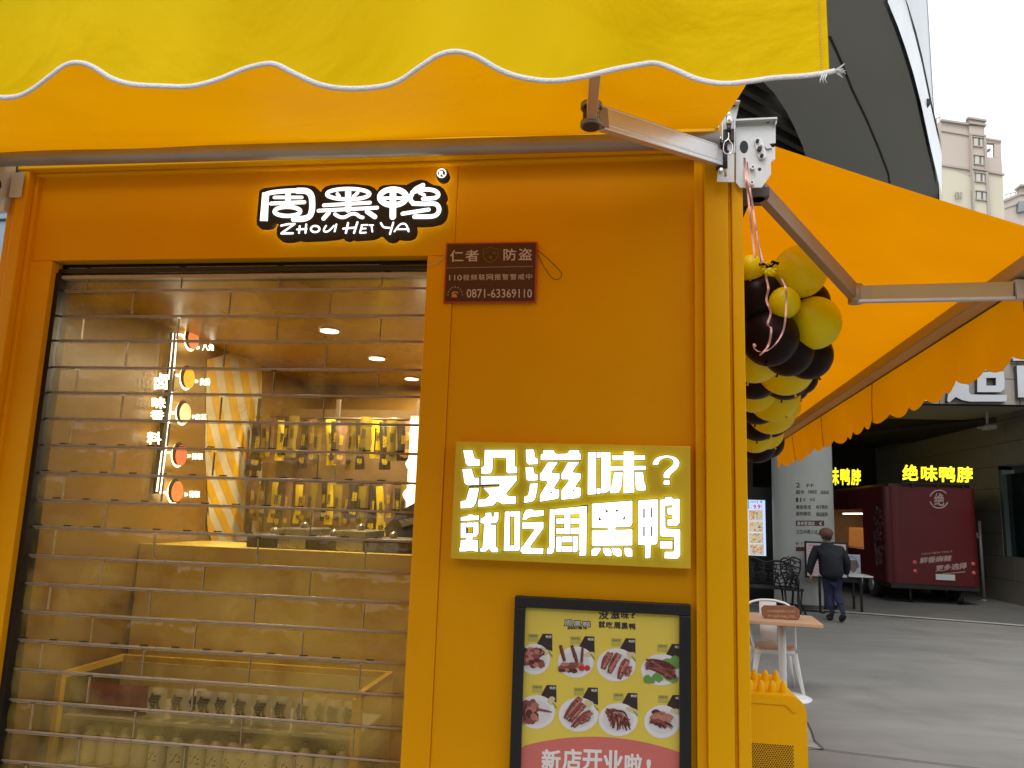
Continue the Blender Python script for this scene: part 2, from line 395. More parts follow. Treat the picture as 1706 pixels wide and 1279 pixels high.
# ceiling and beam behind
CEI=mat('arcade_ceiling',(.50,.46,.40),.8,0,.06,.6)
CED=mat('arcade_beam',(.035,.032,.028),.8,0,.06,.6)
c=MB().use(CEI); c.box((-10,YF+.26,zf+.02),(16,18.0,zf+.3)); c.use(CED).box((-10,18,zf+.0),(16,30,zf+.3))
ob('ceiling',c,parent=mall)
c=MB().use(CED)
p=[PZ(1500,712,zf-.0),PZ(1760,684,zf-.0),PZ(1760,705,zf),PZ(1500,728,zf)]
p=[PZ(1390,722,zf),PZ(1780,682,zf),PZ(1780,706,zf),PZ(1390,742,zf)]
c.prism([q+Vector((0,0,-.02)) for q in p],(0,0,-.10)); ob('ceiling_beam',c,parent=mall)
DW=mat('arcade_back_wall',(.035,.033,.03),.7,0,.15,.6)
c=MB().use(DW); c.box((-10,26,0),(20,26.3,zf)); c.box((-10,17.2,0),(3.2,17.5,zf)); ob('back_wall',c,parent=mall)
# right stone wall with window
XW=8.8
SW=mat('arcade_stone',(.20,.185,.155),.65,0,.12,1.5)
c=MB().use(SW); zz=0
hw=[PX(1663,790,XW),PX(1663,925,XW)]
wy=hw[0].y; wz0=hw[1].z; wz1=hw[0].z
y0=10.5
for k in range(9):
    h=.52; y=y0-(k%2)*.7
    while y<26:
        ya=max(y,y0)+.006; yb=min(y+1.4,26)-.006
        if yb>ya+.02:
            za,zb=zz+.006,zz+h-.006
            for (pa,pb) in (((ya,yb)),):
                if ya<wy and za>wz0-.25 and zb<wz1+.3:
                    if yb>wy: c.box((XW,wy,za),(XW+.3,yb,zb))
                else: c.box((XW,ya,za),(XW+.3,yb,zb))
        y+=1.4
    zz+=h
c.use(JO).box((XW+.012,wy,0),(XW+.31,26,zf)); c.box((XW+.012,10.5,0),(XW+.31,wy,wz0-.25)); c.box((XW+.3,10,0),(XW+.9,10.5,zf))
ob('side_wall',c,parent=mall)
c=MB().use(mat('dark_window',(.012,.02,.022),.12,0,.1,2)); c.quad((XW+.12,10.5,wz0),(XW+.12,wy-.05,wz0),(XW+.12,wy-.05,wz1),(XW+.12,10.5,wz1))
c.use(mat('window_frame_grey',(.09,.12,.12),.5,.2,0)).box((XW+.02,wy-.12,wz0-.25),(XW+.3,wy,wz1+.1)); c.box((XW+.02,10.5,wz0-.25),(XW+.2,wy,wz0))
for yy in (14.0,12.6): c.box((XW+.06,yy,wz0),(XW+.16,yy+.07,wz1))
ob('window',c,parent=mall)
c=MB().use(SW).box((XW+.3,YF-3,0),(XW+.6,YF,zf)); 
# big mall letters
c=MB(); 
LW=mat('mall_letter',(.66,.70,.74),.45,0,.03,2); LWs=mat('mall_letter_side',(.10,.10,.10),.6,0,0)
def mz(u,v): return (1500+u/6.393,560+v/6.393)
def mpoly(pts,Y): return [PY(*mz(u,v),Y) for u,v in pts]
def mex(pts,Y=YF-.16): c.use(LW); c.prism(mpoly(pts,Y),(0,.13,0),side=LWs)
mex([(500,690),(510,590),(560,545),(560,430),(640,430),(640,490),(730,520),(730,590),(750,620),(1135,625),(1130,695),(740,695),(660,680),(590,645),(520,705)])
# mouth box of the character
for q in ([(820,380),(1105,375),(1105,440),(820,445)],[(820,445),(915,445),(915,525),(820,525)],[(1018,440),(1110,440),(1110,525),(1018,525)],[(820,525),(1110,525),(1110,560),(1065,595),(820,595)]): mex(q)
mex([(770,250),(1110,245),(1110,330),(1080,360),(900,365),(900,320),(770,325)])
mex([(520,230),(740,225),(740,280),(660,285),(660,330),(740,330),(740,390),(520,392),(520,330),(590,330),(590,285),(520,288)])
mex([(180,690),(380,690),(378,640),(300,640),(300,200),(200,200),(200,400),(60,420),(60,480),(190,500)])
mex([(1200,235),(1500,235),(1500,180),(1600,180),(1600,235),(1950,235),(1950,260),(1200,260)])
mex([(1240,312),(1900,312),(1900,640),(1760,650),(1760,400),(1600,400),(1600,760),(1490,760),(1490,400),(1370,400),(1370,652),(1255,650)])
ob('fascia_lettering',c,parent=mall)
# round column with directory
CX0,CY0,CR=3.70,14.30,.59
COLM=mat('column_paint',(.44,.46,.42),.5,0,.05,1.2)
col=thing('round_column','pale round column printed with a store directory','column')
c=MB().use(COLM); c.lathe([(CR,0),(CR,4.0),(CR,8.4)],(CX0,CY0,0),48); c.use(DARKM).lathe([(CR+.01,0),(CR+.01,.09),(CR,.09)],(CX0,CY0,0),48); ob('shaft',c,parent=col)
def colpt(px,py,rr=CR+.004):
    v=ray(px,py); ox,oy=CAM.x-CX0,CAM.y-CY0
    A=v.x**2+v.y**2; B=2*(ox*v.x+oy*v.y); C_=ox*ox+oy*oy-rr*rr; D=max(0,B*B-4*A*C_); t=(-B-math.sqrt(D))/(2*A)
    return CAM+v*t
INK=mat('directory_ink',(.05,.05,.05),.6,0,0); MAR=mat('directory_maroon',(.09,.03,.025),.6,0,0)
c=MB().use(INK)
for t,x0,y0,x1,y1 in (('2',1326,804,1333,812),('F',1344,806,1349,811),('F',1351,806,1356,811),('超市',1326,816,1340,823),('NIKE',1347,816,1361,822),('ADIDAS',1367,817,1381,823),
    ('1',1326,829,1330,836),('<',1338,829,1342,835),('<<',1349,829,1358,835),('黄金珠宝',1326,841,1351,848),('电子数码',1360,841,1379,848),('服饰箱包',1326,852,1351,859),('精品配饰',1360,853,1379,860),
    ('卫生间请上2F',1326,882,1362,889),('B-1',1326,903,1336,907)):
    letters(c,t,rectq(x0,y0,x1,y1),lambda x,y:colpt(x,y),.012)
c.quad(*[colpt(x,y) for x,y in ((1333,829),(1335,829),(1335,836),(1333,836))])
ob('directory_text',c,parent=col)
c=MB().use(MAR)
for x0,y0,x1,y1 in ((1326,867,1373,876),(1326,911,1342,918)):
    n=8
    for i in range(n):
        xa=x0+(x1-x0)*i/n; xb=x0+(x1-x0)*(i+1)/n
        c.quad(colpt(xa,y0),colpt(xb,y0),colpt(xb,y1),colpt(xa,y1))
c.use(mat('directory_white',(.7,.7,.68),.5,0,0)); letters(c,'喜来登酒店',rectq(1328,868.5,1357,875),lambda x,y:colpt(x,y,CR+.008),.01); letters(c,'<',rectq(1365,869,1369,875),lambda x,y:colpt(x,y,CR+.008),.02)
ob('directory_banner',c,parent=col)
# ceiling fan-like fixture
c=MB().use(mat('fixture_grey',(.55,.52,.48),.5,0,.05,5)); Yc=16.6
a,b=PY(1645,686,Yc),PY(1645,706,Yc); c.tube([a+Vector((0,0,.2)),b],.03,10)
b2=PY(1646,712,Yc); c.ball(b2,.10,14,8,(1.1,1,.75)); c.box(b2+Vector((-.22,-.04,-.03)),b2+Vector((-.02,.04,.01))); c.box(b2+Vector((-.05,-.2,-.05)),b2+Vector((.1,.2,.04)))
tag(ob('ceiling_camera',c),'small pale camera fixture on a stem under the arcade ceiling','camera')
# --- apartment towers ---
def tower(cx_px,label,floors):
    pass
AB=mat('apartment_tan',(.50,.43,.37),.8,0,.05,.2); AC=mat('apartment_cream',(.58,.54,.42),.8,0,.05,.2); AT=mat('apartment_trim',(.40,.35,.30),.8,0,.04,.3)
AG=mat('apartment_glass',(.10,.13,.13),.2,0,.1,1); ACu=mat('curtain_pale',(.55,.50,.42),.7,0,.05,1)
tw=thing('apartment_tower','tan and cream apartment tower with stacked windows and an open roof frame','building')
YT=80.0
def T(px,py,dy=0): return PY(px,py,YT+dy)
def tbox(mb,x0,y0,x1,y1,d0,d1):
    a=T(x0,y0); b=T(x1,y1); mb.box((a.x,YT+d0,a.z),(b.x,YT+d1,b.z))
c=MB().use(AB)
def face(mb,pts,d0=0,d1=12):
    d0*=.35; d1=d1*.35 if d1<12 else 3
    mb.prism([PY(x,y,YT)+Vector((0,d0,0)) for x,y in pts],(0,d1-d0,0))
# main faces: the frontage turns away to the left at x=1568
face(c,[(1568,201),(1613,207),(1615,293),(1569,275)])
face(c,[(1613,211),(1638,213),(1641,299),(1615,293)],-.8,12)
face(c,[(1641,234),(1668,236),(1668,237.5),(1641,235)],0,1.5); face(c,[(1641,230),(1668,236),(1670,291),(1643,286)],0,.01) if False else None
face(c,[(1641,261),(1669,262),(1671,290),(1643,285)],.2,1.2); face(c,[(1657,238),(1668,238),(1669,262),(1657,262)],.2,1.2); face(c,[(1641,232),(1668,236),(1668,239),(1641,237)],.1,1.3)
a0=PY(1568,201,YT);
c.add([PY(1568,201,YT),PY(1569,275,YT),Vector((PY(1557,277,YT+14).x,YT+14,PY(1557,277,YT+14).z)),PY(1556,207,YT+14)],[(0,1,2,3)])
ob('wall',c,parent=tw)
c=MB().use(AC)
face(c,[(1569,275),(1615,282),(1622,400),(1573,400)],.05,12); face(c,[(1615,282),(1643,286),(1650,400),(1622,400)],-.75,12); face(c,[(1643,286),(1671,291),(1676,400),(1650,400)],.25,12)
c.add([PY(1569,275,YT),PY(1573,400,YT),PY(1562,400,YT+14),PY(1557,277,YT+14)],[(0,1,2,3)])
ob('lower_wall',c,parent=tw)
c=MB().use(AT)
for q,d in (([(1567,200),(1613,207),(1613,210),(1567,203)],-.9),([(1609,198),(1640,203),(1640,206),(1609,201)],-1.6),([(1612,206),(1640,210),(1640,213),(1612,209)],-1.5),([(1568,217),(1614,225),(1614,227),(1568,219)],-.4),
    ([(1614,225),(1640,228),(1640,230.5),(1614,227.5)],-1.3),([(1568,274),(1616,280.5),(1616,284),(1568,277)],-.5),([(1616,281),(1643,285),(1643,288),(1616,284)],-1.4),([(1643,284),(1673,289.5),(1673,292.5),(1643,287)],-.3),([(1640,229),(1668,233.5),(1668,236.5),(1640,232)],-.2),([(1636,230),(1640,230),(1650,400),(1645,400)],-1.2),([(1614,227),(1617,227),(1623,400),(1620,400)],-1.2)):
    face(c,q,d,.2)
face(c,[(1611,200),(1638,204),(1638,210),(1613,207)],-1.0,5)
face(c,[(1641,246),(1657,240),(1657,244),(1641,250)],2.5,3.5)
ob('cornice',c,parent=tw)
for x0,y0,x1,y1 in ((1619,231,1634,245),(1621,261,1636,275),(1623,290,1638,304),(1624,320,1640,334)):
    f=ob('window',MB().use(AG),parent=tw) if False else None
    m=MB().use(AG); face(m,[(x0,y0),(x1,y0+2),(x1,y1+2),(x0,y1)],-.95,-.8); m.use(ACu); face(m,[(x0+1,y0+1),(x0+8,y0+2),(x0+8,y1),(x0+1,y1-.5)],-1.0,-.94); face(m,[(x0+11.5,y0+2.5),(x1-.5,y0+3),(x1-.5,y1+1),(x0+11.5,y1)],-1.0,-.94)
    f=ob('window',m,parent=tw)
    m=MB().use(AT); face(m,[(x0-1,y0-1.5),(x1+1,y0+.5),(x1+1,y0+2),(x0-1,y0)],-1.25,-.8); ob('lintel',m,parent=f); m=MB().use(AT); face(m,[(x0-1,y1-.5),(x1+1,y1+1.5),(x1+1,y1+3),(x0-1,y1+1)],-1.25,-.8); ob('sill',m,parent=f)
for y in (223,254,284):
    m=MB().use(AG); face(m,[(1559,y),(1563,y-.8),(1563,y+17),(1559,y+18)],8,9); ob('side_window',m,parent=tw)
m=MB().use(mat('rooftop_sign',(.16,.14,.12),.6,0,0)); letters(m,'御',rectq(1590,319,1603,333),lambda x,y:PY(x,y,YT-.25)); ob('wall_character',m,parent=tw)
m=MB().use(AT); 
for x in (1555,1560,1566): m.tube([PY(x,206-(x-1555)*.4,YT+6),PY(x,199-(x-1555)*.4,YT+6)],.06,6)
m.tube([PY(1553,200,YT+6),PY(1568,194,YT+6)],.06,6); ob('roof_railing',m,parent=tw)
tw2=thing('apartment_tower','far tan apartment block with air conditioner cage at the right picture edge','building')
YT_=YT; YT=110.0
c=MB().use(AB); face(c,[(1673,335),(1700,323),(1740,330),(1745,480),(1676,480)],0,15); ob('wall',c,parent=tw2)
c=MB().use(AT); face(c,[(1672,333),(1700,321),(1740,327),(1740,330),(1700,324.5),(1672,337)],-.7,.3); face(c,[(1698,308),(1730,308),(1730,311),(1698,311)],-1,4); face(c,[(1702,311),(1728,311),(1728,330),(1702,322)],.5,4); face(c,[(1674,346),(1700,337),(1700,338.5),(1674,347.5)],-.4,.3); ob('cornice',c,parent=tw2)
c=MB().use(mat('cage_grey',(.25,.27,.28),.5,.3,.1,1)); face(c,[(1695,337),(1716,337),(1716,352),(1693,355)],-1.4,-.2)
c.use(AG); face(c,[(1693,340),(1696,339),(1696,352),(1693,353)],-.5,-.1); ob('air_conditioner_cage',c,parent=tw2)
c=MB().use(AT)
for x in (1676,1684,1692): c.tube([PY(x,335-(x-1673)*.42,YT+2),PY(x,326-(x-1673)*.3,YT+2)],.06,6)
c.tube([PY(1673,325,YT+2),PY(1697,318,YT+2)],.06,6); ob('roof_railing',c,parent=tw2)
YT=YT_
ob_=thing('sky_blocker_building','unseen grey building added behind the photographer to block low sky light','building')  # added out of view to darken the arcade and the shutter reflections
c=MB().use(mat('blocker_wall',(.22,.21,.20),.7,0,.1,.2)); c.box((-60,-40,0),(70,-26,13)); ob('wall',c,parent=ob_)
c=MB().use(mat('blocker_glass',(.04,.05,.06),.2,0,.1,.2))
for i in range(28):
    for j in range(3): c.box((-58+i*4.5,-25.99,2+j*3.6),(-55+i*4.5,-25.95,4.2+j*3.6))
ob('blocker_window_row',c,parent=ob_)
# left sliver: far glass block
lb=thing('glass_block','blue grey glass block in the gap left of the kiosk','building')
c=MB().use(mat('blue_cladding',(.20,.27,.33),.4,.1,.06,.2)); a=PY(-60,200,30); b=PY(60,900,30); c.box((a.x-6,30,0),(b.x+.5,40,a.z+1)); ob('wall',c,parent=lb)
c=MB().use(BLACKM)
for k in range(6): c.box((a.x-5,29.9,3+k*2.4),(b.x,30,3.08+k*2.4))
ob('window_band',c,parent=lb)
# ================= KIOSK =================
XL,XR=-2.12,.355
DL,DR,DT=-1.946,-.619,2.498       # shutter opening
ZT=2.87; KD=4.15
kio=thing('kiosk','orange yellow snack kiosk with clear roller shutter, black lit logo and square trim','kiosk')
c=MB().use(YEL)
c.box((-2.05,0,DT),(-.533,.05,2.83))                       # header panel
c.box((-.5325,.001,0),(.232,.05,2.83))                      # right panel
c.box((DR,-.004,0),(-.533,.05,DT-.002))                    # right jamb
c.box((-2.05,-.004,0),(DL,.05,DT-.002))                    # left jamb
ob('front_panel',c,parent=kio,bevel=.002)
c=MB().use(YEL)
c.box((-2.125,-.03,0),(-2.10,.06,2.80)); c.box((-2.10,-.016,0),(-2.088,.05,2.82)); c.box((-2.088,-.045,0),(-2.045,.05,2.83)); c.box((-2.045,-.018,0),(-2.03,.05,2.80))
ob('corner_post',c,parent=kio,bevel=.003)
c=MB().use(TRIM)
c.box((.215,-.022,0),(.242,.05,2.80)); c.box((.242,-.048,0),(.312,.05,2.83)); c.box((.312,-.034,0),(.322,.05,2.83)); c.box((.322,-.048,0),(XR,.05,2.83))
ob('corner_post',c,parent=kio,bevel=.003)
c=MB().use(TRIM); c.box((-2.09,-.05,2.812),(XR,.05,2.90)); c.box((-2.045,-.02,2.80),(.24,.05,2.812)); ob('top_trim',c,parent=kio,bevel=.004)
c=MB().use(YEL); c.box((XR-.05,.052,0),(XR-.002,KD,2.83)); c.box((-2.12,.062,0),(-2.08,KD,2.80)); c.box((-2.12,KD,0),(XR,KD+.05,2.83)); ob('side_wall',c,parent=kio)
c=MB().use(DARKM); c.box((-2.12,.052,2.84),(XR-.002,KD,2.9)); ob('roof',c,parent=kio)
# interior shell
INB=mat('interior_brown',(.23,.125,.02),.35,0,.18,2.2,.1,15,dirt=(.22,.11,.03),dscale=3)
INC=mat('interior_ceiling',(.40,.21,.02),.3,0,.1,2)
INF=mat('interior_floor',(.12,.09,.06),.5,0,.1,3)
YB=2.55
XI=-2.075
c=MB().use(INB); c.box((XI-.004,.065,0),(XI,YB,2.51)); ob('interior_wall',c,parent=kio)
c=MB().use(INB); c.box((XI,YB,0),(.30,YB+.04,2.51)); c.box((.30,.065,0),(.304,YB,2.51)); ob('partition_wall',c,parent=kio)
c=MB().use(INC); c.box((XI,.125,2.485),(.3,YB,2.51)); ob('interior_ceiling',c,parent=kio)
c=MB().use(INF); c.box((XI,.07,.005),(.3,YB,.012)); ob('interior_floor',c,parent=kio)
# yellow and pale stripes on the left inner wall and round the corner
c=MB().use(mat('stripe_pale',(.66,.60,.46),.5,0,.1,5)); 
def ls(pts,dx): return [PX(x,y,XI+dx) for x,y in pts]
c.prism(ls([(345,600),(436,570),(436,905),(352,902),(342,760)],.004)[::-1],(-.003,0,0)); 
c.use(mat('stripe_yellow',(.72,.42,.02),.4,0,.08,5))
for x in range(262,440,27):
    N_=24; pr=[]
    for i in range(N_+1):
        y=598+300*i/N_; xl=x+.30*(y-598)-14*math.sin((y-598)/95); a=min(max(xl,345),435); b=min(max(xl+13,345),435); pr.append((a,b,y))
    for (a,b,y),(a2,b2,y2) in zip(pr[:-1],pr[1:]):
        if b-a>.5 or b2-a2>.5: c.quad(*ls([(a,y),(b,y),(b2,y2),(a2,y2)],.0055))
ob('striped_mural',c,parent=kio)
# ceiling downlights
for px,py in ((549,551),(628,597),(686,631)):
    p=PZ(px,py,2.48); d=MB().use(emis('downlight_face',(1,.95,.82),4)); d.disc(p-Vector((0,0,.004)),.042,(0,0,-1)); d.use(CHROME).tube([p-Vector((0,0,.002)),p+Vector((0,0,.01))],.052,20,cap=True)
    ob('downlight',d,parent=kio)
    L=bpy.data.lights.new('downlight_lamp','AREA'); L.energy=10; L.size=.09; L.shape='DISK'; L.color=(1,.86,.62)
    lo=bpy.data.objects.new('downlight_lamp',L); COL.objects.link(lo); lo.location=p-Vector((0,0,.02)); lo.parent=kio
# ---------------- roller shutter ----------------
CLR=clear('clear_slat',(.90,.82,.60),.17,(.72,.50,.10),.07,.9,6,refl=.75)
PK=mat('shutter_rail',(.40,.30,.21),.4,.1,.1,30); EDG=mat('slat_edge',(.40,.32,.20),.25,.1,.1,20)
sh=ob('roller_shutter',MB().use(BLACK).box((DL-.01,.055,2.455),(DR+.01,.12,DT+.05)).box((DL,.03,2.462),(DR,.055,2.476)),parent=kio)
c=MB().use(BLACK); c.box((DL-.0,.02,0),(DL+.018,.08,2.46)); c.box((DR-.006,.045,0),(DR+.004,.08,2.46)); c.use(PK).box((DL+.018,.026,2.441),(DR-.006,.05,2.452)); ob('guide_channel',c,parent=sh)
rails=[PY(340,y,.05).z for y in (443,483.6,527,568.6,614,657,702,748,795,841.5,888,938,986,1034.5,1084,1135,1188.5,1242)]
pit=(rails[1]-rails[-1])/(len(rails)-2)
while rails[-1]>.2: rails.append(rails[-1]-pit)
rl=MB().use(PK); pn=MB().use(CLR); se=MB().use(EDG); hk=MB().use(BLACK)
for i,z in enumerate(rails):
    if i>0:
        rl.tube([(DL+.02,.044,z),(DR-.006,.044,z)],.0040,10)
        n=24
        rl.use(PK)
        for k in range(n):
            x=DL+.03+(DR-DL-.06)*k/n
            if 10<=i or i in (7,8,9,4): 
                if (k+i)%2==0 and i in (9,14,7,8,10,5): rl.use(BLACK); rl.box((x,.0395,z+.0052),(x+.026,.0425,z+.0085))
            rl.use(PK).box((x+.0,.039,z-.003),(x+.002,.041,z+.004))
    if i<len(rails)-1:
        z0=rails[i+1]+.0045; z1=z-.0055 if i else z-.004
        nseg=4; off=(0 if i%2 else .5)*(DR-DL)/3.75-.07+random.uniform(-.01,.01)
        pitch=(DR-DL)/3.75
        xs=[DL+.02]; x=DL+off if off>0 else DL+off+pitch
        while x<DR-.03:
            if x>DL+.05: xs.append(x)
            x+=pitch
        xs.append(DR-.008)
        for a,b in zip(xs[:-1],xs[1:]):
            tl=random.uniform(-.006,.006); bow=random.uniform(.001,.009); tw_=random.uniform(-.003,.003)
            pn.grid(lambda u,v:(a+.0015+(b-a-.003)*u,.048-bow*math.sin(math.pi*v)+tl*(v-.5)+tw_*(u-.5),z0+(z1-z0)*v),6,6)
            if b<DR-.02:
                se.box((b-.0016,.041,z0+.002),(b+.0002,.050,z1-.004)); se.box((a+.01,.0425,z1-.0015),(b-.012,.0445,z1+.0005))
ob('rail',rl,parent=sh); ob('clear_slat',pn,parent=sh); ob('slat_edge',se,parent=sh)
# ---------------- front awning ----------------
aw=thing('awning','bright yellow folding arm awning with scalloped white edged valance over the shutter','awning')
YV=-1.18
tz=PY(600,249,-.10).z
tl=PY(-200,270,-.10); tr=PY(1198,233,-.10)
c=MB().use(TUBE); c.cyl((tl.x,-.10,tl.z),(tr.x,-.10,tr.z),.026,20); ob('roller_tube',c,parent=aw)
fr=PY(1388,60,YV); XF=fr.x; ZF=2.63
XA=PY(1195,215,-.10).x
c=MB().use(AWN)
def canopy(u,v):
    x=-2.7+(XA+(XF-XA)*v+2.7)*u; y=-.10+(YV+.10)*v; z=tz+.028+(ZF-tz-.028)*v-.025*math.sin(math.pi*v)
    return (x,y,z+.003*math.sin(x*9+v*4))
c.grid(canopy,60,16); ob('canopy',c,parent=aw)
c=MB().use(ALU); c.box((-2.7,YV+.012,ZF-.035),(XF,YV+.06,ZF+.02)); ob('front_bar',c,parent=aw,bevel=.004)
wave=[(-140,112),(-110,125),(-60,148),(0,154),(40,147),(80,128),(108,111),(130,106),(155,112),(190,133),(235,147),(290,153),(325,150),(360,135),(400,112),(430,102),(455,102),(490,120),(525,136),(560,142),(610,141),(660,136),(700,118),(735,101),(765,96),(795,102),(835,121),(875,132),(925,137),(975,129),(1030,110),(1070,98),(1095,95),(1125,106),(1165,127),(1205,139),(1245,139),(1290,133),(1340,129),(1380,124)]
def cr(P,n=6):
    out=[]
    for i in range(len(P)-1):
        p0,p1,p2,p3=P[max(i-1,0)],P[i],P[i+1],P[min(i+2,len(P)-1)]
        for k in range(n):
            t=k/n; out.append(tuple(.5*((2*b)+(-a+c_)*t+(2*a-5*b+4*c_-d)*t*t+(-a+3*b-3*c_+d)*t**3) for a,b,c_,d in zip(p0,p1,p2,p3)))
    out.append(tuple(P[-1])); return out
wv=[PY(x,y,YV) for x,y in cr(wave,5)]
def vy(x,k): return YV+.012*math.sin(x*11+1)*k+.006*math.sin(x*27)*k
c=MB().use(AWN); vs=[];nv=14
for p in wv:
    for k in range(nv+1):
        t=k/nv; z=ZF+(p.z-ZF)*t; x=p.x+(XF-p.x)*0; vs.append((p.x,vy(p.x,t),z))
fs=[(i*(nv+1)+j,i*(nv+1)+j+1,(i+1)*(nv+1)+j+1,(i+1)*(nv+1)+j) for i in range(len(wv)-1) for j in range(nv)]
c.add(vs,fs,True); ob('valance',c,parent=aw)
c=MB().use(PIPE); pp=[Vector((p.x,vy(p.x,1)-.001,p.z)) for p in wv]; pp+= [pp[-1]+Vector((.008,0,.002))]
c.tube(pp,.0048,8,flat=.5,upv=(0,0,1))
for k in range(14):
    a=random.uniform(-.9,.9); L=random.uniform(.008,.017); e=pp[-1]; c.tube([e,e+Vector((L*.5*math.cos(a),random.uniform(-.004,.004),L*.5*math.sin(a))),e+Vector((L*math.cos(a),random.uniform(-.008,.008),L*math.sin(a)*1.15-.002))],[.0018,.0016,.0006],5)
for k in range(3): e=pp[-4]+Vector((.003*k,-.004,-.004)); c.tube([e,e+Vector((-.003,0,-.008)),e+Vector((-.004+.002*k,0,-.014))],[.0012,.001,.0005],5)
ob('white_piping',c,parent=aw)
c=MB().use(mat('stitching',(.70,.50,.10),.7,0,0)); xe=XF-.010
for k in range(60):
    z=2.36+k*.0048; c.box((wv[-1].x-.012,vy(wv[-1].x-.012,.8)-.0025,z),(wv[-1].x-.0105,vy(wv[-1].x-.012,.8)-.0005,z+.003))
ob('stitching',c,parent=aw)
# folding arm
s0=PY(1203,262,-.075); el=PY(985,192,-.52); hand=Vector((PY(1005,60,YV+.05).x,YV+.045,ZF-.02))
arm=MB().use(ALU)
AW1=.045
e1=el+(s0-el).normalized()*.035
arm.beam(e1,s0,.022,.062); 
dirn=(s0-e1).normalized()
arm.use(mat('alu_sky_sheen',(.80,.80,.78),.35,.1,.04,10)).beam(e1+Vector((0,-.013,.004)),s0+Vector((0,-.013,.004)),.004,.042)  # pale diffuse face paints the sky reflected on the arm
arm.use(ALU).beam(e1+Vector((0,-.016,.026)),s0+Vector((0,-.016,.026)),.004,.006)
arm.beam(e1+Vector((0,-.016,-.019)),s0+Vector((0,-.016,-.019)),.004,.006)
ao=ob('folding_arm',arm,parent=aw,bevel=.003)
arm=MB().use(ALU); arm.beam(el+(hand-el).normalized()*.03,hand,.024,.045); ob('folding_arm',arm,parent=aw,bevel=.003)
k=MB().use(DARKM); k.tube([el+Vector((0,0,-.034)),el+Vector((0,0,.034))],.021,18); k.use(mat('elbow_cast',(.30,.26,.22),.45,.5,.1,15))
k.tube([el+Vector((0,0,-.030)),el+Vector((0,0,-.018))],.027,18); k.tube([el+Vector((0,0,.018)),el+Vector((0,0,.030))],.027,18)
for i in range(5): k.ball(el+Vector((.012,-.018,-.02+i*.011)),.009,10,6)
k.beam(el,el+(s0-el).normalized()*.05,.026,.05); ob('elbow_joint',k,parent=ao)
k=MB().use(DARKM); k.tube([s0+Vector((.0,0,-.04)),s0+Vector((0,0,.035))],.018,14); k.ball(s0+Vector((.0,-.02,.03)),.014,12,8); ob('shoulder_joint',k,parent=ao)
# --- mounting brackets at the corner ---
def pl(px,py,Y): return PY(px,py,Y)
ZY=-.085
zx=lambda u,v:(1160+u/6.731,150+v/6.731)
def bp(pts,Y): return [PY(*zx(u,v),Y) for u,v in pts]
br=MB().use(ZINC)
br.prism(bp([(295,375),(430,375),(425,1030),(230,1025)],ZY),(0,.005,0))
br.prism(bp([(345,118),(490,118),(440,345),(430,380),(300,380),(300,240)],ZY+.012),(0,.005,0))
br.prism(bp([(290,240),(302,240),(300,560),(285,560)],ZY-.02),(0,.03,0))
br.prism(bp([(425,300),(440,300),(436,700),(425,700)],ZY-.006),(0,.03,0))
br.prism(bp([(345,112),(490,112),(492,124),(345,124)],ZY-.012),(0,.03,0))
br.use(CHROME)
for u,v,r in ((235,400,.006),(240,510,.005),(280,885,.005),(265,530,.004)): p=PY(*zx(u,v),ZY-.012); br.cyl(p,p+Vector((0,.03,0)),r,12)
br.use(BLACK); br.prism(bp([(355,165),(435,165),(440,182),(352,182)],ZY+.0105),(0,.001,0))
br.use(mat('slot_yellow',(.40,.27,.03),.5,0,0)); br.tube([PY(*zx(328,900),ZY-.001),PY(*zx(328,960),ZY-.001)],.0034,12)
br.use(DARKM); br.prism(bp([(300,440),(425,430),(425,560),(300,560)],ZY-.012),(0,.012,0)); br.ball(PY(*zx(355,682),ZY-.003),.003,8,6)
b_=ob('mounting_bracket',br,parent=aw)
cr_=MB().use(CHROME)
for rr,v0,v1 in ((.0028*2,250,290),(.0082,290,385),(.0062,385,470)):
    cr_.use(CHROME if v0<385 else DARKM); cr_.tube([PY(*zx(366,v0),ZY-.020),PY(*zx(366,v1),ZY-.020)],rr,14)
cr_.use(CHROME); ey=[(360,470),(362,530),(345,560),(318,580),(305,620),(305,680),(330,712),(375,712),(400,680),(402,610),(380,580),(360,550)]
cr_.tube([PY(*zx(u,v),ZY-.022) for u,v in cr(ey,3)],.0017,8); ob('crank_eye',cr_,parent=b_)
lb_=MB().use(ZINC); lb_.box((-2.16,-.12,2.70),(-2.115,-.03,2.86)); lb_.box((-2.15,-.06,2.66),(-2.112,-.032,2.71)); lb_.use(DARKM).ball((-2.135,-.10,2.74),.03,14,8); lb_.tube([(-2.30,-.12,2.735),(-2.14,-.10,2.735)],.03,12); lb_.use(ALU); lb_.tube([(tl.x,-.10,tz+.004),(-2.12,-.10,tz+.004)],.034,16)
p1=PY(40,315,-.05); lb_.use(ZINC); lb_.box((p1.x-.05,-.055,p1.z-.03),(p1.x-.005,-.05,p1.z+.06)); ob('mounting_bracket',lb_,parent=aw)
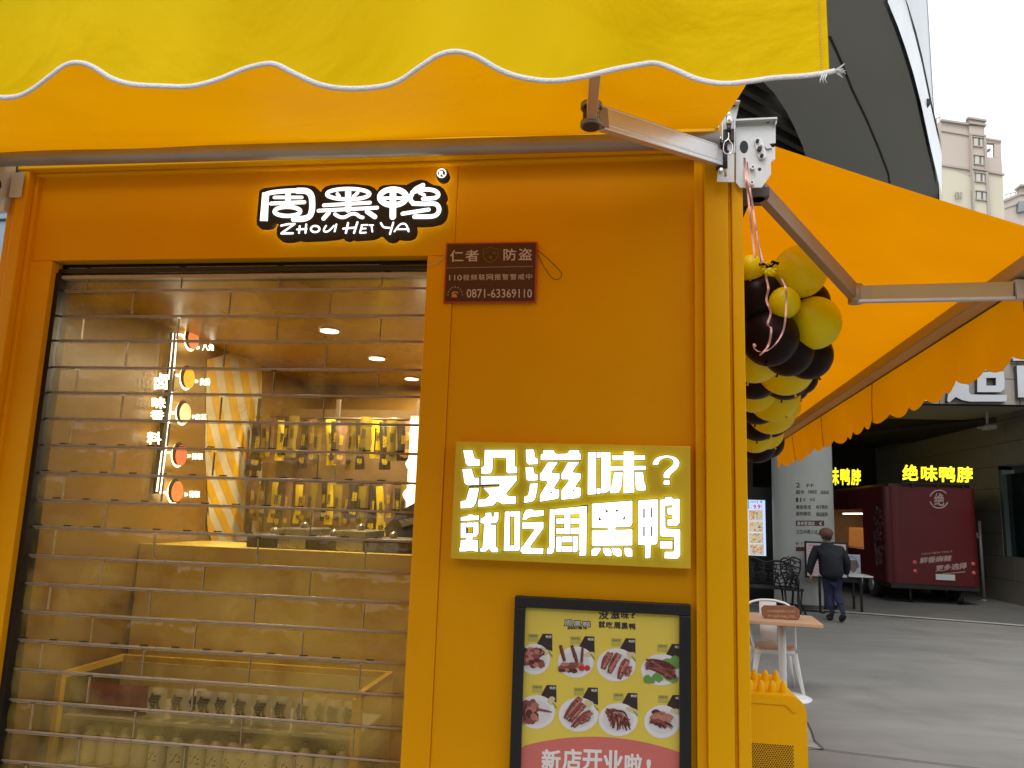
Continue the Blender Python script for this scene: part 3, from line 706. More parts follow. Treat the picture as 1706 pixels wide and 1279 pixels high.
# ---------------- side awning ----------------
sa=thing('awning','orange side awning with scalloped hanging valance above the arcade','awning')
A=PY(1290,243,0.0); N=PY(1774,397,0.0); Fp=PY(1290,733,KD); B=Vector((A.x-.02,KD,A.z))
Fp=PY(1289,730,KD)
c=MB().use(AWNS)
def side(u,v):
    p=(A+(N-A)*u)*(1-v)+(B+(Fp-B)*u)*v; return p+Vector((0,0,-.02*math.sin(math.pi*u)*(1 if 0<v<1 else .4)+.004*math.sin(v*17+u*3)))
c.grid(side,14,60,rev=True); ob('canopy',c,parent=sa)
wf=[A,N]; bt=(Fp-N); 
c=MB().use(mat('bar_grey',(.40,.37,.31),.4,.3,.08,6)); c.beam(N+Vector((-.02,0,-.03)),Fp+Vector((-.02,0,-.03)),.075,.05); ob('front_bar',c,parent=sa,bevel=.005)
c=MB().use(DARKM); c.beam(N+Vector((.008,0,-.052)),Fp+Vector((.008,0,-.052)),.006,.012); ob('bar_groove',c,parent=sa)
c=MB().use(AWNS); nst=21; per=16; vs=[]; nn=nst*per; nv=10
for i in range(nn+1):
    t=i/nn; ph=(t*nst)%1; dr_=.215+.030*abs(math.sin(math.pi*ph))**.8-.03*t
    p=N+bt*t+Vector((.018,0,-.035))
    for k in range(nv+1):
        s=k/nv; vs.append(p+Vector((.018*math.sin(t*23+1)*s+.010*math.sin(t*57)*s+.02*s,0,-dr_*s)))
fs=[(i*(nv+1)+j,(i+1)*(nv+1)+j,(i+1)*(nv+1)+j+1,i*(nv+1)+j+1) for i in range(nn) for j in range(nv)]
c.add(vs,fs,True); ob('valance',c,parent=sa)
c=MB().use(mat('seam_orange',(.52,.22,.004),.6,0,0))
def vpt(t,s): 
    p=N+bt*t+Vector((.018,0,-.035)); return p+Vector((.018*math.sin(t*23+1)*s+.010*math.sin(t*57)*s+.02*s-.004,0,-.22*s))
for t in (.42,.66,.86): c=MB().use(bpy.data.materials['seam_orange']).tube([vpt(t+.004*math.sin(3*s/10),s/10) for s in range(11)],.0022,6); ob('valance_seam',c,parent=sa)
zs=A.z-.06
S=PY(1262,312,.02); E=PZ(1425,490,N.z-.07); Hh=None
Hx=PZ(1688,484,N.z-.10)
arm=MB().use(TUBE); arm.beam(S,E,.030,.05); arm.use(ALU).beam(S+Vector((.017,-.0,.0)),E+Vector((.017,0,0)),.004,.03); a1=ob('folding_arm',arm,parent=sa,bevel=.003)
arm=MB().use(mat('arm_orange_tint',(.50,.36,.16),.4,.4,.06,8)); arm.beam(E,Hx,.030,.052); arm.use(ALU).beam(E+Vector((0,-.012,-.028)),Hx+Vector((0,-.012,-.028)),.020,.012); ob('folding_arm',arm,parent=sa,bevel=.003)  # second arm in an orange-tinted metal colour
k=MB().use(mat('elbow_cast2',(.42,.32,.2),.45,.5,.1,15)); k.tube([E+Vector((0,0,-.032)),E+Vector((0,0,.032))],.024,16); k.beam(E,E+(Hx-E).normalized()*.05,.034,.046); ob('elbow_joint',k,parent=a1)
k=MB().use(ZINC); k.box(Hx+Vector((-.0,-.02,-.03)),Hx+Vector((.06,.02,.03))); k.use(DARKM).box(Hx+Vector((.04,-.03,-.06)),Hx+Vector((.09,.03,.05))); ob('bar_clamp',k,parent=sa)
k=MB().use(mat('cast_grey',(.14,.13,.12),.5,.4,.1,15)); k.box(S+Vector((-.06,-.03,-.04)),S+Vector((.03,.05,-.012))); k.tube([S+Vector((0,0,-.04)),S+Vector((0,0,.04))],.022,14); ob('shoulder_joint',k,parent=a1)
sb=MB().use(ZINC); YS=-.062
sb.prism(bp([(440,330),(905,305),(908,330),(890,390),(890,590),(815,600),(830,640),(885,640),(885,770),(835,810),(840,940),(735,1090),(490,1092),(445,1035)],YS),(0,.005,0))
sb.prism(bp([(435,322),(905,300),(910,318),(440,342)],YS-.02),(0,.03,0))
sb.prism(bp([(890,330),(908,312),(903,360),(890,395)],YS-.015),(0,.02,0))
sb.prism(bp([(765,625),(820,600),(850,645),(790,655)],YS-.006),(0,.006,0))
sb.use(mat('zinc_light',(.80,.81,.81),.4,.2,.03,20))
sl_=[(650,560),(665,535),(700,528),(735,540),(750,570),(785,710),(780,750),(750,772),(715,768),(695,740)]
sb.prism(bp(sl_,YS-.008),(0,.008,0))
def bolt(u,v,r,mm=CHROME,h=.010):
    p=PY(*zx(u,v),YS-.004-h); sb.use(mm).cyl(p,p+Vector((0,h+.004,0)),r,14)
    sb.use(DARKM).disc(p-Vector((0,.0004,0)),r*.45,(0,-1,0),12)
for u,v in ((688,562),(738,728)): bolt(u,v,.0052,DARKM,.012)
bolt(712,650,.0066,DARKM,.016); bolt(735,605,.0035,CHROME,.014)
for u,v in ((635,858),(625,1032)): bolt(u,v,.0072,mat('bolt_white',(.8,.8,.8),.35,.3,0),.009)
sb.use(BLACK)
p=PY(*zx(535,635),YS-.001); sb.add([p+Vector((.0062*2*math.cos(a),0,.0105*2*math.sin(a)*.95)) for a in [2*math.pi*i/24 for i in range(24)]],[tuple(range(24))])
for u,v,r in ((802,350,.0058),(710,885,.005)): sb.disc(PY(*zx(u,v),YS-.001),r,(0,-1,0))
sb.use(WHITE).prism(bp([(515,350),(605,345),(608,362),(518,370)],YS-.0015),(0,.001,0)); sb.use(BLACK).prism(bp([(525,358),(598,354),(600,364),(528,368)],YS-.002),(0,.0004,0))
ob('mounting_bracket',sb,parent=sa)
# ---------------- balloons ----------------
def bal(name,colr):
    m=bpy.data.materials.new(name); m.use_nodes=True; n=m.node_tree.nodes; l=m.node_tree.links; b=n['Principled BSDF']
    b.inputs['Base Color'].default_value=(*colr,1); b.inputs['Roughness'].default_value=.38; b.inputs['Specular IOR Level'].default_value=.35 if colr[0]>.2 else .12
    t=n.new('ShaderNodeBsdfTranslucent'); t.inputs[0].default_value=(*colr,1); x=n.new('ShaderNodeMixShader'); x.inputs[0].default_value=.18 if colr[0]>.2 else 0
    l.new(b.outputs[0],x.inputs[1]); l.new(t.outputs[0],x.inputs[2]); l.new(x.outputs[0],n['Material Output'].inputs[0]); return m
BY=bal('yellow_latex',(.95,.86,.0)); BK=bal('black_latex',(.012,.006,.006))
gar=thing('balloon_garland','garland of yellow and black balloons tied beside the orange corner post','balloons')
BL=[(1333,452,43,'y',.45),(1251,447,22,'y',.42),(1357,538,42,'y',.50),(1306,505,26,'y',.40),(1262,500,44,'k',.48),(1345,505,36,'k',.60),(1283,563,46,'k',.46),(1345,590,40,'k',.68),(1314,585,40,'k',.56),
(1258,590,46,'y',.70),(1308,612,46,'y',.85),(1343,604,26,'y',.95),(1258,625,42,'k',1.0),(1308,628,40,'k',1.1),(1337,636,24,'k',1.2),(1258,648,44,'y',1.3),(1288,668,42,'y',1.35),(1322,650,24,'k',1.45),(1262,678,38,'k',1.6),(1300,664,28,'k',1.7),(1285,694,40,'y',1.9),(1313,690,20,'y',1.95),(1262,712,36,'k',2.1),(1285,715,28,'k',2.2),(1258,740,32,'y',2.4),(1276,738,28,'y',2.5),(1262,762,30,'k',2.7),(1279,758,26,'k',2.8)]
for px,py,r,k,y in BL:
    if py>600: py=600+(py-600)*.86
    p=PY(px,py,y); rr=r*(y+2.3)/F
    b=MB().use(BY if k=='y' else BK); rot=Matrix.Rotation(random.uniform(-.5,.5),3,'X')@Matrix.Rotation(random.uniform(-.5,.5),3,'Y')
    b.ball((0,0,0),rr,28,20,(1,1,1.04),rot); 
    n_=rot@Vector((0,0,-rr*1.06)); b.tube([n_*.97,n_*1.04,n_*1.09],[.004,.003,.006],8)
    ob('balloon',b,parent=gar).location=p
c=MB().use(BY)
k0=PY(1281,447,.36)
for i in range(9):
    a=i*.7; c.tube([k0+Vector((.012*math.cos(a),.0,.012*math.sin(a))),k0+Vector((.022*math.cos(a+.5),-.01,.020*math.sin(a+.5)-.004)),k0+Vector((.028*math.cos(a+.9),-.004,.024*math.sin(a+.9)-.006))],[.006,.007,.003],8)
c.ball(k0+Vector((.004,0,-.012)),.020,12,8,(1,.7,.8))
c.use(BK)
for u,v in ((-.035,.012),(.030,.016),(.018,.022)): c.tube([k0,k0+Vector((u*.6,-.015,v)),k0+Vector((u,-.015,v*.7))],[.004,.005,.006],8)
ob('knot',c,parent=gar)
RIB=mat('pink_ribbon',(.72,.40,.36),.35,.1,.1,30)
c=MB().use(RIB)
def ribbon(pts,Y,wd=.004):
    P=[PY(x,y,Y+(0.04*math.sin(i*.9) if i else 0)*.3) for i,(x,y) in enumerate(cr(pts,5))]
    L=[p+Vector((-wd/2,0,0)) for p in P]; Rr=[p+Vector((wd/2,.002*math.sin(i*.8),0)) for i,p in enumerate(P)]
    k=len(P); c.add(L+Rr,[(i,i+1,k+i+1,k+i) for i in range(k-1)],True)
ribbon([(1240,262),(1243,300),(1247,330),(1252,380),(1258,430)],-.075,.006); ribbon([(1240,262),(1248,305),(1255,350),(1262,400),(1272,438)],-.078,.006)
ribbon([(1245,270),(1250,320),(1258,370),(1268,440)],-.08,.004)
ob('ribbon',c,parent=gar); c=MB().use(RIB)
ribbon([(1276,460),(1280,480),(1277,500),(1284,520),(1279,540),(1285,548),(1280,575),(1266,592)],.16,.007); ribbon([(1300,460),(1309,480),(1310,510),(1305,550),(1290,575),(1272,586),(1258,582),(1256,572),(1259,577)],.14,.006)
ob('ribbon',c,parent=gar)
# ================= SIGNS ON THE KIOSK =================
def lg(u,v,Y): return PY(420+u/5.0176,270+v/5.0176,Y)
lo_=thing('lit_logo_sign','black cut-out logo sign with white lit characters on the header above the shutter','sign')
YP=-.055
out=[(60,240),(85,222),(110,215),(240,200),(380,190),(450,190),(520,200),(555,228),(575,250),(588,225),(610,205),(660,190),(760,183),(860,182),(980,195),(1020,212),(1045,238),(1060,210),(1090,193),(1180,185),(1290,190),(1330,168),(1370,152),(1415,145),(1460,155),(1490,175),(1515,190),(1570,197),(1605,225),(1622,260),(1625,290),(1610,322),(1625,345),(1630,390),(1620,450),(1600,480),(1570,503),(1500,520),(1430,524),(1365,524),(1372,560),(1368,590),(1350,620),(1310,638),(1270,640),(1220,632),(1190,655),(1160,660),(1125,652),(1100,630),(1095,612),(1065,604),(1035,620),(1000,633),(860,643),(830,635),(800,650),(765,640),(745,620),(700,632),(600,643),(430,650),(380,643),(330,655),(270,658),(235,648),(212,625),(203,590),(210,545),(225,520),(200,500),(185,495),(175,520),(150,540),(110,547),(60,545),(40,525),(37,490)]
c=MB().use(BLACKM); P=[lg(u,v,YP) for u,v in out]; c.prism(P,(0,.022,0))
cen=lg(1592,107,YP); c.tube([cen,cen+Vector((0,.022,0))],.0205,32)
ob('backing_plate',c,parent=lo_)
c=MB().use(HALO)
def shrink(pts,k=.95):
    mx_=sum(p[0] for p in pts)/len(pts); my=sum(p[1] for p in pts)/len(pts)
    return [(mx_+(x-mx_)*(1-(1-k)*.35),my+(y-my)*k) for x,y in pts]
# led strip following the plate edge just inside it
P2=[lg(u,v,-.024) for u,v in out]; cx_=sum((p for p in P2),Vector())/len(P2)
ins=[]
for i,p in enumerate(P2):
    a=P2[i-1]; b=P2[(i+1)%len(P2)]; t=(b-a).normalized(); n=Vector((t.z,0,-t.x)); ins.append(p+n*.009)
ar=sum(P2[i].x*P2[(i+1)%len(P2)].z-P2[(i+1)%len(P2)].x*P2[i].z for i in range(len(P2)))
if ar>0: ins=[p*2-q for p,q in zip(P2,ins)]
c.tube(ins+[ins[0]],.0028,6,cap=False)
c.tube([lg(1592,107,-.024)+Vector((.014*math.cos(a),0,.014*math.sin(a))) for a in [2*math.pi*i/20 for i in range(21)]],.0025,6,cap=False)
ob('halo_strip',c,parent=lo_)
c=MB().use(LETW)
cnt=[0]
def stroke(pts,w_,n=4,closed=False,Y=YP,sc=5.0176,fn=None,smooth=True):
    fn=fn or lg
    cnt[0]+=1; y=Y-.002-cnt[0]*.00006
    P=cr([tuple(map(float,p)) for p in pts],n) if smooth and len(pts)>2 else pts
    K=[fn(u,v,y) for u,v in P]; hw=w_/2/sc*abs((PY(601,270,Y)-PY(600,270,Y)).x)
    L=[];Rr=[]
    for i,p in enumerate(K):
        a=K[(i-1)%len(K)] if closed else K[max(i-1,0)]; b=K[(i+1)%len(K)] if closed else K[min(i+1,len(K)-1)]
        if closed and i in (0,len(K)-1): a=K[-2]; b=K[1]
        t=(b-a).normalized(); nn=Vector((t.z,0,-t.x))*hw; L.append(p+nn); Rr.append(p-nn)
    k=len(K); c.add(L+Rr,[(i,i+1,k+i+1,k+i) for i in range(k-1)])
    if not closed:
        for e in (0,-1):
            y_=.00002; ce=K[e]+Vector((0,-y_,0)); c.add([ce+Vector((hw*math.cos(2*math.pi*i/16),0,hw*math.sin(2*math.pi*i/16))) for i in range(16)],[tuple(range(16))])
def ring(cx,cy,rx,ry,w_): 
    pts=[(cx+rx*math.cos(2*math.pi*i/32),cy+ry*math.sin(2*math.pi*i/32)) for i in range(33)]; stroke(pts,w_,1,True)
def poly(pts): cnt[0]+=1; c.add([lg(u,v,YP-.002-cnt[0]*.00006) for u,v in pts],[tuple(range(len(pts)))])
poly([(85,255),(145,245),(140,300),(130,492),(65,490)])
stroke([(112,268),(170,252),(290,240),(390,238)],38); stroke([(380,238),(455,242),(492,275),(502,330),(500,400),(480,450),(430,472),(350,474)],50)
stroke([(300,250),(300,345)],44); stroke([(186,294),(415,294)],28); stroke([(158,345),(436,334)],32); ring(295,411,108,38,34)
ring(803,266,178,44,32); stroke([(803,230),(803,395)],50); stroke([(712,264),(728,284)],26); stroke([(882,256),(850,284)],28)
stroke([(600,360),(985,338)],30); stroke([(555,405),(1045,380)],30); stroke([(638,425),(598,470)],36); stroke([(692,434),(735,458),(775,458),(830,432),(870,434),(900,455),(925,462)],28); stroke([(962,412),(1026,456)],38)
ring(1178,292,110,66,46); stroke([(1178,240),(1176,455)],52); stroke([(1095,300),(1260,300)],26)
stroke([(1428,192),(1370,222),(1338,262),(1322,310),(1345,340)],36); stroke([(1340,250),(1440,228),(1520,236),(1556,268),(1530,298),(1430,306)],34); stroke([(1400,255),(1440,275)],26)
stroke([(1345,345),(1440,348),(1530,348),(1562,385),(1550,430),(1500,453),(1358,455)],36); stroke([(1258,430),(1475,396)],32)
stroke([(243,530),(300,518),(352,516)],17); stroke([(355,516),(250,590)],17,smooth=False); stroke([(245,595),(340,594)],17)
stroke([(398,535),(392,590)],16); stroke([(376,562),(455,558)],15); stroke([(452,520),(446,590)],16)
ring(527,558,36,26,16)
stroke([(618,532),(600,562),(608,580),(640,574),(684,532)],15); stroke([(704,520),(690,578)],15)
stroke([(802,508),(784,590)],17); stroke([(762,555),(862,546)],16); stroke([(880,502),(852,590)],17)
stroke([(918,528),(902,588)],14); stroke([(915,526),(964,524)],13); stroke([(910,556),(950,554)],13); stroke([(903,590),(952,588)],13); stroke([(998,530),(1005,580)],13); stroke([(980,526),(1012,526)],12)
stroke([(1076,508),(1100,542),(1150,548)],15); stroke([(1180,505),(1152,600)],15)
stroke([(1190,578),(1238,520),(1285,520),(1308,578)],14); stroke([(1215,560),(1308,560)],13)
ring(1584,92,35,35,9)
cnt[0]+=1; letters(c,'R',rectq(1566,72,1604,112),lambda u,v:lg(u,v,YP-.006),.02)
ob('lit_lettering',c,parent=lo_)
# ---------------- slogan box ----------------
sg=thing('slogan_sign','yellow rectangular light box with large white halo-lit slogan characters','sign')
YX=-.045
q=[PY(760,736,YX),PY(1151,742,YX),PY(1150,947,YX),PY(750,931,YX)]
x0=(q[0].x+q[3].x)/2;x1=(q[1].x+q[2].x)/2;zt=(q[0].z+q[1].z)/2;zb=(q[2].z+q[3].z)/2
c=MB().use(SIGNY).box((x0,YX,zb),(x1,-.0,zt)); ob('sign_box',c,parent=sg,bevel=.002)
YLf=YX-.016
fa=lambda u,v,Y:PY(755+u/7.7545,735+v/7.7545,Y)
fb=lambda u,v,Y:PY(955+u/8.53,735+v/8.53,Y)
fc=lambda u,v,Y:PY(755+u/7.7545,835+v/7.7545,Y)
fd=lambda u,v,Y:PY(955+u/8.53,825+v/8.53,Y)
SLG={'a':(fa,[ [(120,105),(255,105),(285,215),(350,225),(350,325),(190,330),(155,290)],[(108,350),(245,345),(280,465),(343,460),(343,568),(180,576),(140,545)],
 [(205,595),(345,600),(320,720),(300,800),(270,850),(230,868),(88,875),(88,765),(160,755)],
 [(400,102),(805,102),(805,320),(835,322),(835,418),(710,423),(680,400),(678,218),(522,218),(515,380),(490,423),(355,428),(355,325),(392,320)],
 [(352,442),(830,435),(830,510),(690,680),(720,700),(820,705),(820,810),(640,822),(600,800),(570,785),(545,815),(520,835),(480,845),(310,855),(320,745),(420,735),(465,695),(372,594),(575,585),(600,560),(352,568)],
 [(930,98),(1050,98),(1070,210),(1105,218),(1105,303),(970,308),(935,270)],[(925,325),(1040,325),(1060,418),(1103,420),(1103,510),(970,523),(935,490)],
 [(985,540),(1105,530),(1090,650),(1070,740),(1045,775),(1020,790),(905,805),(910,708),(960,695),(975,620)],
 [(1155,105),(1300,105),(1330,155),(1470,150),(1500,105),(1640,105),(1635,150),(1660,160),(1655,248),(1120,252),(1125,155),(1160,155)],
 [(1215,265),(1370,262),(1275,400),(1382,405),(1382,490),(1310,605),(1378,615),(1378,725),(1350,752),(1112,790),(1112,690),(1215,525),(1112,510),(1112,415),(1130,400)],
 [(1480,262),(1645,258),(1550,395),(1655,405),(1655,490),(1585,585),(1655,590),(1660,700),(1630,740),(1390,765),(1390,630),(1490,500),(1390,500),(1390,415)]]),
 'b':(fb,[[(200,145),(335,145),(335,760),(195,768)],[(387,145),(525,145),(525,700),(480,738),(387,750)],[(335,145),(387,145),(387,243),(335,243)],[(335,658),(387,656),(387,750),(335,760)],
 [(540,190),(718,190),(718,278),(540,278)],[(860,190),(1030,190),(1030,275),(860,276)],[(530,340),(718,340),(718,422),(530,425)],[(860,338),(1040,338),(1045,415),(860,420)],[(720,135),(857,135),(860,740),(718,748)],
 [(570,432),(714,430),(700,620),(680,700),(640,745),(510,748),(515,700),(530,650)],[(862,428),(1000,425),(1025,615),(1045,620),(1040,705),(920,715),(880,680)],
 [(1115,340),(1125,290),(1150,250),(1190,220),(1240,202),(1320,190),(1400,198),(1460,220),(1500,255),(1520,300),(1512,350),(1480,400),(1430,445),(1395,475),(1380,500),(1375,535),(1275,530),(1275,460),(1300,420),(1350,378),(1400,335),(1420,300),(1405,265),(1370,248),(1310,245),(1260,260),(1230,295),(1212,343)],[(1275,548),(1380,545),(1380,625),(1275,630)]]),
 'c':(fc,[[(90,195),(175,185),(190,162),(260,162),(275,178),(343,170),(338,248),(90,262)],[(90,270),(172,267),(172,478),(90,478)],[(252,264),(335,262),(335,420),(300,468),(252,476)],[(172,267),(252,264),(252,342),(172,344)],[(172,404),(252,402),(252,476),(172,478)],
 [(90,490),(160,488),(170,479),(245,479),(250,488),(328,490),(330,660),(250,650),(240,640),(165,655),(70,655),(70,600),(85,595)],
 [(348,212),(402,196),(410,140),(500,135),(505,195),(520,195),(520,135),(595,132),(592,240),(575,275),(545,288),(488,290),(488,296),(560,296),(560,590),(590,592),(590,665),(490,665),(462,620),(430,655),(345,660),(343,600),(372,590),(393,292),(345,290)],
 [(660,125),(742,121),(740,650),(645,650)],[(783,119),(875,115),(872,620),(840,650),(783,650)],[(742,121),(783,119),(783,210),(742,211)],[(740,560),(783,558),(783,650),(740,650)],
 [(900,165),(935,100),(1030,90),(1035,112),(1180,105),(1175,195),(985,215),(950,245),(885,248)],[(885,265),(1175,255),(1175,350),(1000,590),(1175,595),(1170,690),(890,685),(870,650),(880,590),(1045,360),(885,365)],
 [(1240,95),(1318,90),(1318,600),(1300,670),(1265,690),(1200,690),(1205,600),(1230,595)],[(1318,90),(1741,50),(1741,148),(1640,155),(1640,158),(1318,172)],[(1427,170),(1523,165),(1523,432),(1427,432)],[(1325,212),(1427,210),(1427,298),(1325,300)],[(1523,206),(1637,204),(1637,297),(1523,298)],[(1325,337),(1427,336),(1427,428),(1325,430)],[(1523,332),(1637,330),(1637,426),(1523,428)],
 [(1325,447),(1408,445),(1408,660),(1325,660)],[(1538,442),(1618,440),(1615,640),(1590,665),(1538,664)],[(1408,445),(1538,442),(1538,536),(1408,538)],[(1408,572),(1538,570),(1538,664),(1408,660)]]),
 'd':(fd,[[(95,145),(205,132),(195,840),(175,868),(75,868),(85,770)],
 [(255,110),(850,65),(850,400),(835,435),(810,458),(600,462),(600,472),(488,475),(488,468),(255,472)],[(255,488),(488,486),(488,475),(600,472),(610,480),(850,474),(850,594),(255,598)],[(255,610),(850,604),(850,720),(255,725)],[(490,590),(603,590),(603,615),(490,615)],
 [(290,735),(400,735),(395,790),(345,865),(250,865),(245,775)],[(405,735),(515,735),(553,780),(553,875),(460,870),(420,820)],[(540,735),(660,735),(698,780),(698,875),(620,880),(575,850)],[(708,735),(815,735),(850,770),(850,885),(770,885),(725,850)],
 [(910,65),(1208,42),(1208,660),(1190,705),(1110,712),(1105,900),(1010,905),(1010,712),(910,712)],
 [(1220,50),(1295,48),(1300,15),(1410,10),(1415,40),(1520,38),(1520,400),(1480,440),(1330,440),(1330,330),(1415,325),(1415,150),(1315,155),(1320,462),(1530,475),(1530,860),(1490,910),(1285,905),(1290,790),(1425,790),(1425,600),(1250,595),(1220,560)],[(1325,168),(1412,162),(1412,290),(1350,288),(1328,260)],[(1222,640),(1418,640),(1418,765),(1222,765)]])}
lf=MB(); k=0
ALLP=[[ (q.x,q.z) for q in (fn(u,v,YLf) for u,v in p)] for fn,ps in SLG.values() for p in ps]
def inpoly(x,z,P):
    r=False; j=len(P)-1
    for i in range(len(P)):
        if (P[i][1]>z)!=(P[j][1]>z) and x<(P[j][0]-P[i][0])*(z-P[i][1])/(P[j][1]-P[i][1])+P[i][0]: r=not r
        j=i
    return r
for key,(fn,ps) in SLG.items():
    for p in ps:
        k+=1; y=YLf-k*.00003
        pts=[fn(u,v,y) for u,v in p]
        ar=sum(pts[i].x*pts[(i+1)%len(pts)].z-pts[(i+1)%len(pts)].x*pts[i].z for i in range(len(pts)))
        if ar<0: pts=pts[::-1]
        n=len(pts); lf.use(LETW).add(pts,[tuple(range(n))])
        bk=[p_+Vector((0,.0085,0)) for p_ in pts]
        keep=[]
        for i in range(n):
            a,b=pts[i],pts[(i+1)%n]; t=(b-a).normalized(); m_=(a+b)/2+Vector((t.z,0,-t.x))*.0012
            keep.append(not any(j!=k-1 and inpoly(m_.x,m_.z,Q) for j,Q in enumerate(ALLP)))
        lf.use(LETS).add(pts+bk,[(i,(i+1)%n,(i+1)%n+n,i+n) for i in range(n) if keep[i]])
        # thin dark outline around each face
        cc=sum(pts,Vector())/n
        lf.use(LETS)
        for i in range(n):
            if not keep[i]: continue
            a,b=pts[i],pts[(i+1)%n]; t=(b-a).normalized(); nn=Vector((t.z,0,-t.x))*.0020
            dy=Vector((0,-.0008,0)); lf.add([a+dy,b+dy,b+dy-nn,a+dy-nn] if True else [],[(0,1,2,3)])
        lf.use(LETB).add([p_+Vector((0,.0005,0)) for p_ in bk],[tuple(range(n-1,-1,-1))])
lf.use(LETS)
def dk(fn,pts): lf.add([fn(u,v,YLf-.0035) for u,v in pts],[tuple(range(len(pts)))])
for a in ([(995,185),(1016,183),(1016,320),(995,322)],[(1105,180),(1126,178),(1126,315),(1105,317)],[(995,445),(1016,445),(1016,580),(995,580)],[(1105,440),(1126,440),(1126,578),(1105,578)],
    [(450,215),(490,210),(490,245),(468,238)],[(605,205),(650,202),(635,220),(610,238)],[(360,260),(372,310),(400,350),(360,358)],[(740,255),(735,338),(690,345),(718,318)],
    [(362,214),(490,210),(490,215),(362,219)],[(362,214),(366,214),(366,352),(362,352)],[(486,210),(491,210),(491,352),(486,352)],[(362,352),(491,348),(491,353),(362,357)],
    [(605,205),(740,198),(740,202),(605,209)],[(605,205),(609,205),(609,345),(605,345)],[(605,343),(730,338),(730,343),(605,348)]): dk(fd,a)
for a in ([(1250,678),(1285,630),(1278,672)],[(1535,648),(1568,612),(1562,645)],[(205,578),(600,556),(600,572),(205,594)]): dk(fa,a)
dk(fc,[(172,344),(190,344),(190,402),(172,402)])
ob('slogan_lettering',lf,parent=sg)
# ---------------- alarm notice ----------------
al=thing('alarm_notice','dark maroon alarm notice plate with red rim beside the shutter top','sign')
YA=-.012
RED=mat('notice_red',(.42,.035,.02),.4,0,.05,10); MRN=mat('notice_maroon',(.055,.014,.016),.35,0,.05,10); TXT=mat('notice_text',(.58,.45,.40),.5,0,0)
def rq(x0_,y0_,x1_,y1_): return 0
aP=[PY(*p,YA) for p in ((742,404),(895,402),(894,504),(739,505))]
ax0=(aP[0].x+aP[3].x)/2;ax1=(aP[1].x+aP[2].x)/2;az1=(aP[0].z+aP[1].z)/2;az0=(aP[2].z+aP[3].z)/2
c=MB().use(RED).box((ax0,YA,az0),(ax1,-.004,az1)); ob('red_rim',c,parent=al,bevel=.003)
c=MB().use(MRN).box((ax0+.006,YA-.0012,az0+.006),(ax1-.006,YA-.0002,az1-.006)); ob('face_plate',c,parent=al)
al2=lambda u,v:PY(400+u/3.159,240+v/3.159,YA-.002)
c=MB().use(TXT)
for ch,x0_,y0_,x1_,y1_,b in (('仁',1105,557,1175,620,.012),('者',1186,555,1256,617,.012),('防',1386,550,1453,612,.012),('盗',1466,548,1536,610,.012)): letters(c,ch,rectq(x0_,y0_,x1_,y1_),al2,b)
s='110视频联网报警警戒中'; xs=[1100,1123,1146,1173,1214,1256,1297,1339,1380,1421,1463,1505,1545]
letters(c,'110',rectq(1100,688,1167,717),al2,.006)
for i,ch in enumerate(s):
  if i>2: letters(c,ch,rectq(xs[i]+(3 if i<3 else 0),688-i*.6,xs[i+1]-8,718-i*.5),al2,.004)
letters(c,'0871-63369110',rectq(1192,762,1536,808),al2,.008)
for i in range(56): u=1090+i*8.1; c.quad(al2(u,650-i*.16),al2(u+4.5,650-i*.16),al2(u+4.5,652.5-i*.16),al2(u,652.5-i*.16))
for i in range(9): a=math.pi*(1.0-i/8.); c.add([al2(1132+38*math.cos(a)+3*math.cos(b),792-40*math.sin(a)+3*math.sin(b)) for b in [k*1.0472 for k in range(6)]],[tuple(range(6))])
ob('lettering',c,parent=al)
c=MB().use(mat('shield_olive',(.16,.11,.02),.4,.3,0)); shp=[(1278,552),(1300,548),(1318,540),(1338,547),(1360,550),(1358,590),(1345,612),(1318,626),(1290,612),(1279,590)]
P=[al2(*p) for p in shp]; ce=sum(P,Vector())/len(P)
for i in range(len(P)):
    a,b=P[i],P[(i+1)%len(P)]; c.quad(a,b,b+(ce-b)*.1,a+(ce-a)*.1)
letters(c,'仁者',rectq(1288,562,1350,580),lambda u,v:al2(u,v)+Vector((0,-.0004,0)),.01)
c.add([al2(*p) for p in ((1318,584),(1328,594),(1318,604),(1308,594))],[(0,1,2,3)]); ob('shield_emblem',c,parent=al)
c=MB().use(mat('phone_orange',(.55,.22,.05),.5,0,0)); c.add([al2(*p) for p in ((1112,806),(1118,790),(1128,786),(1138,790),(1144,806))],[(0,1,2,3,4)])
c.add([al2(*p) for p in ((1112,792),(1114,780),(1126,774),(1144,776),(1150,784),(1146,786),(1138,781),(1124,782),(1118,790))],[tuple(range(9))]); ob('phone_symbol',c,parent=al)
c=MB().use(mat('cord_dark',(.03,.008,.006),.5,0,0)); c.tube([PY(x,y,-.014-.006*math.sin(i*.5)) for i,(x,y) in enumerate(cr([(894,416),(905,424),(918,436),(932,450),(936,458),(930,465),(920,463),(910,450),(903,438),(897,425)],4))],.0012,6); ob('hanging_cord',c,parent=al)
c=MB().use(mat('cord_grey',(.5,.40,.34),.5,0,0)); c.tube([PY(x,y,-.010) for x,y in cr([(711,441),(720,440),(730,436),(737,430),(742,424)],4)],.0014,6); ob('hanging_cord',c,parent=al)
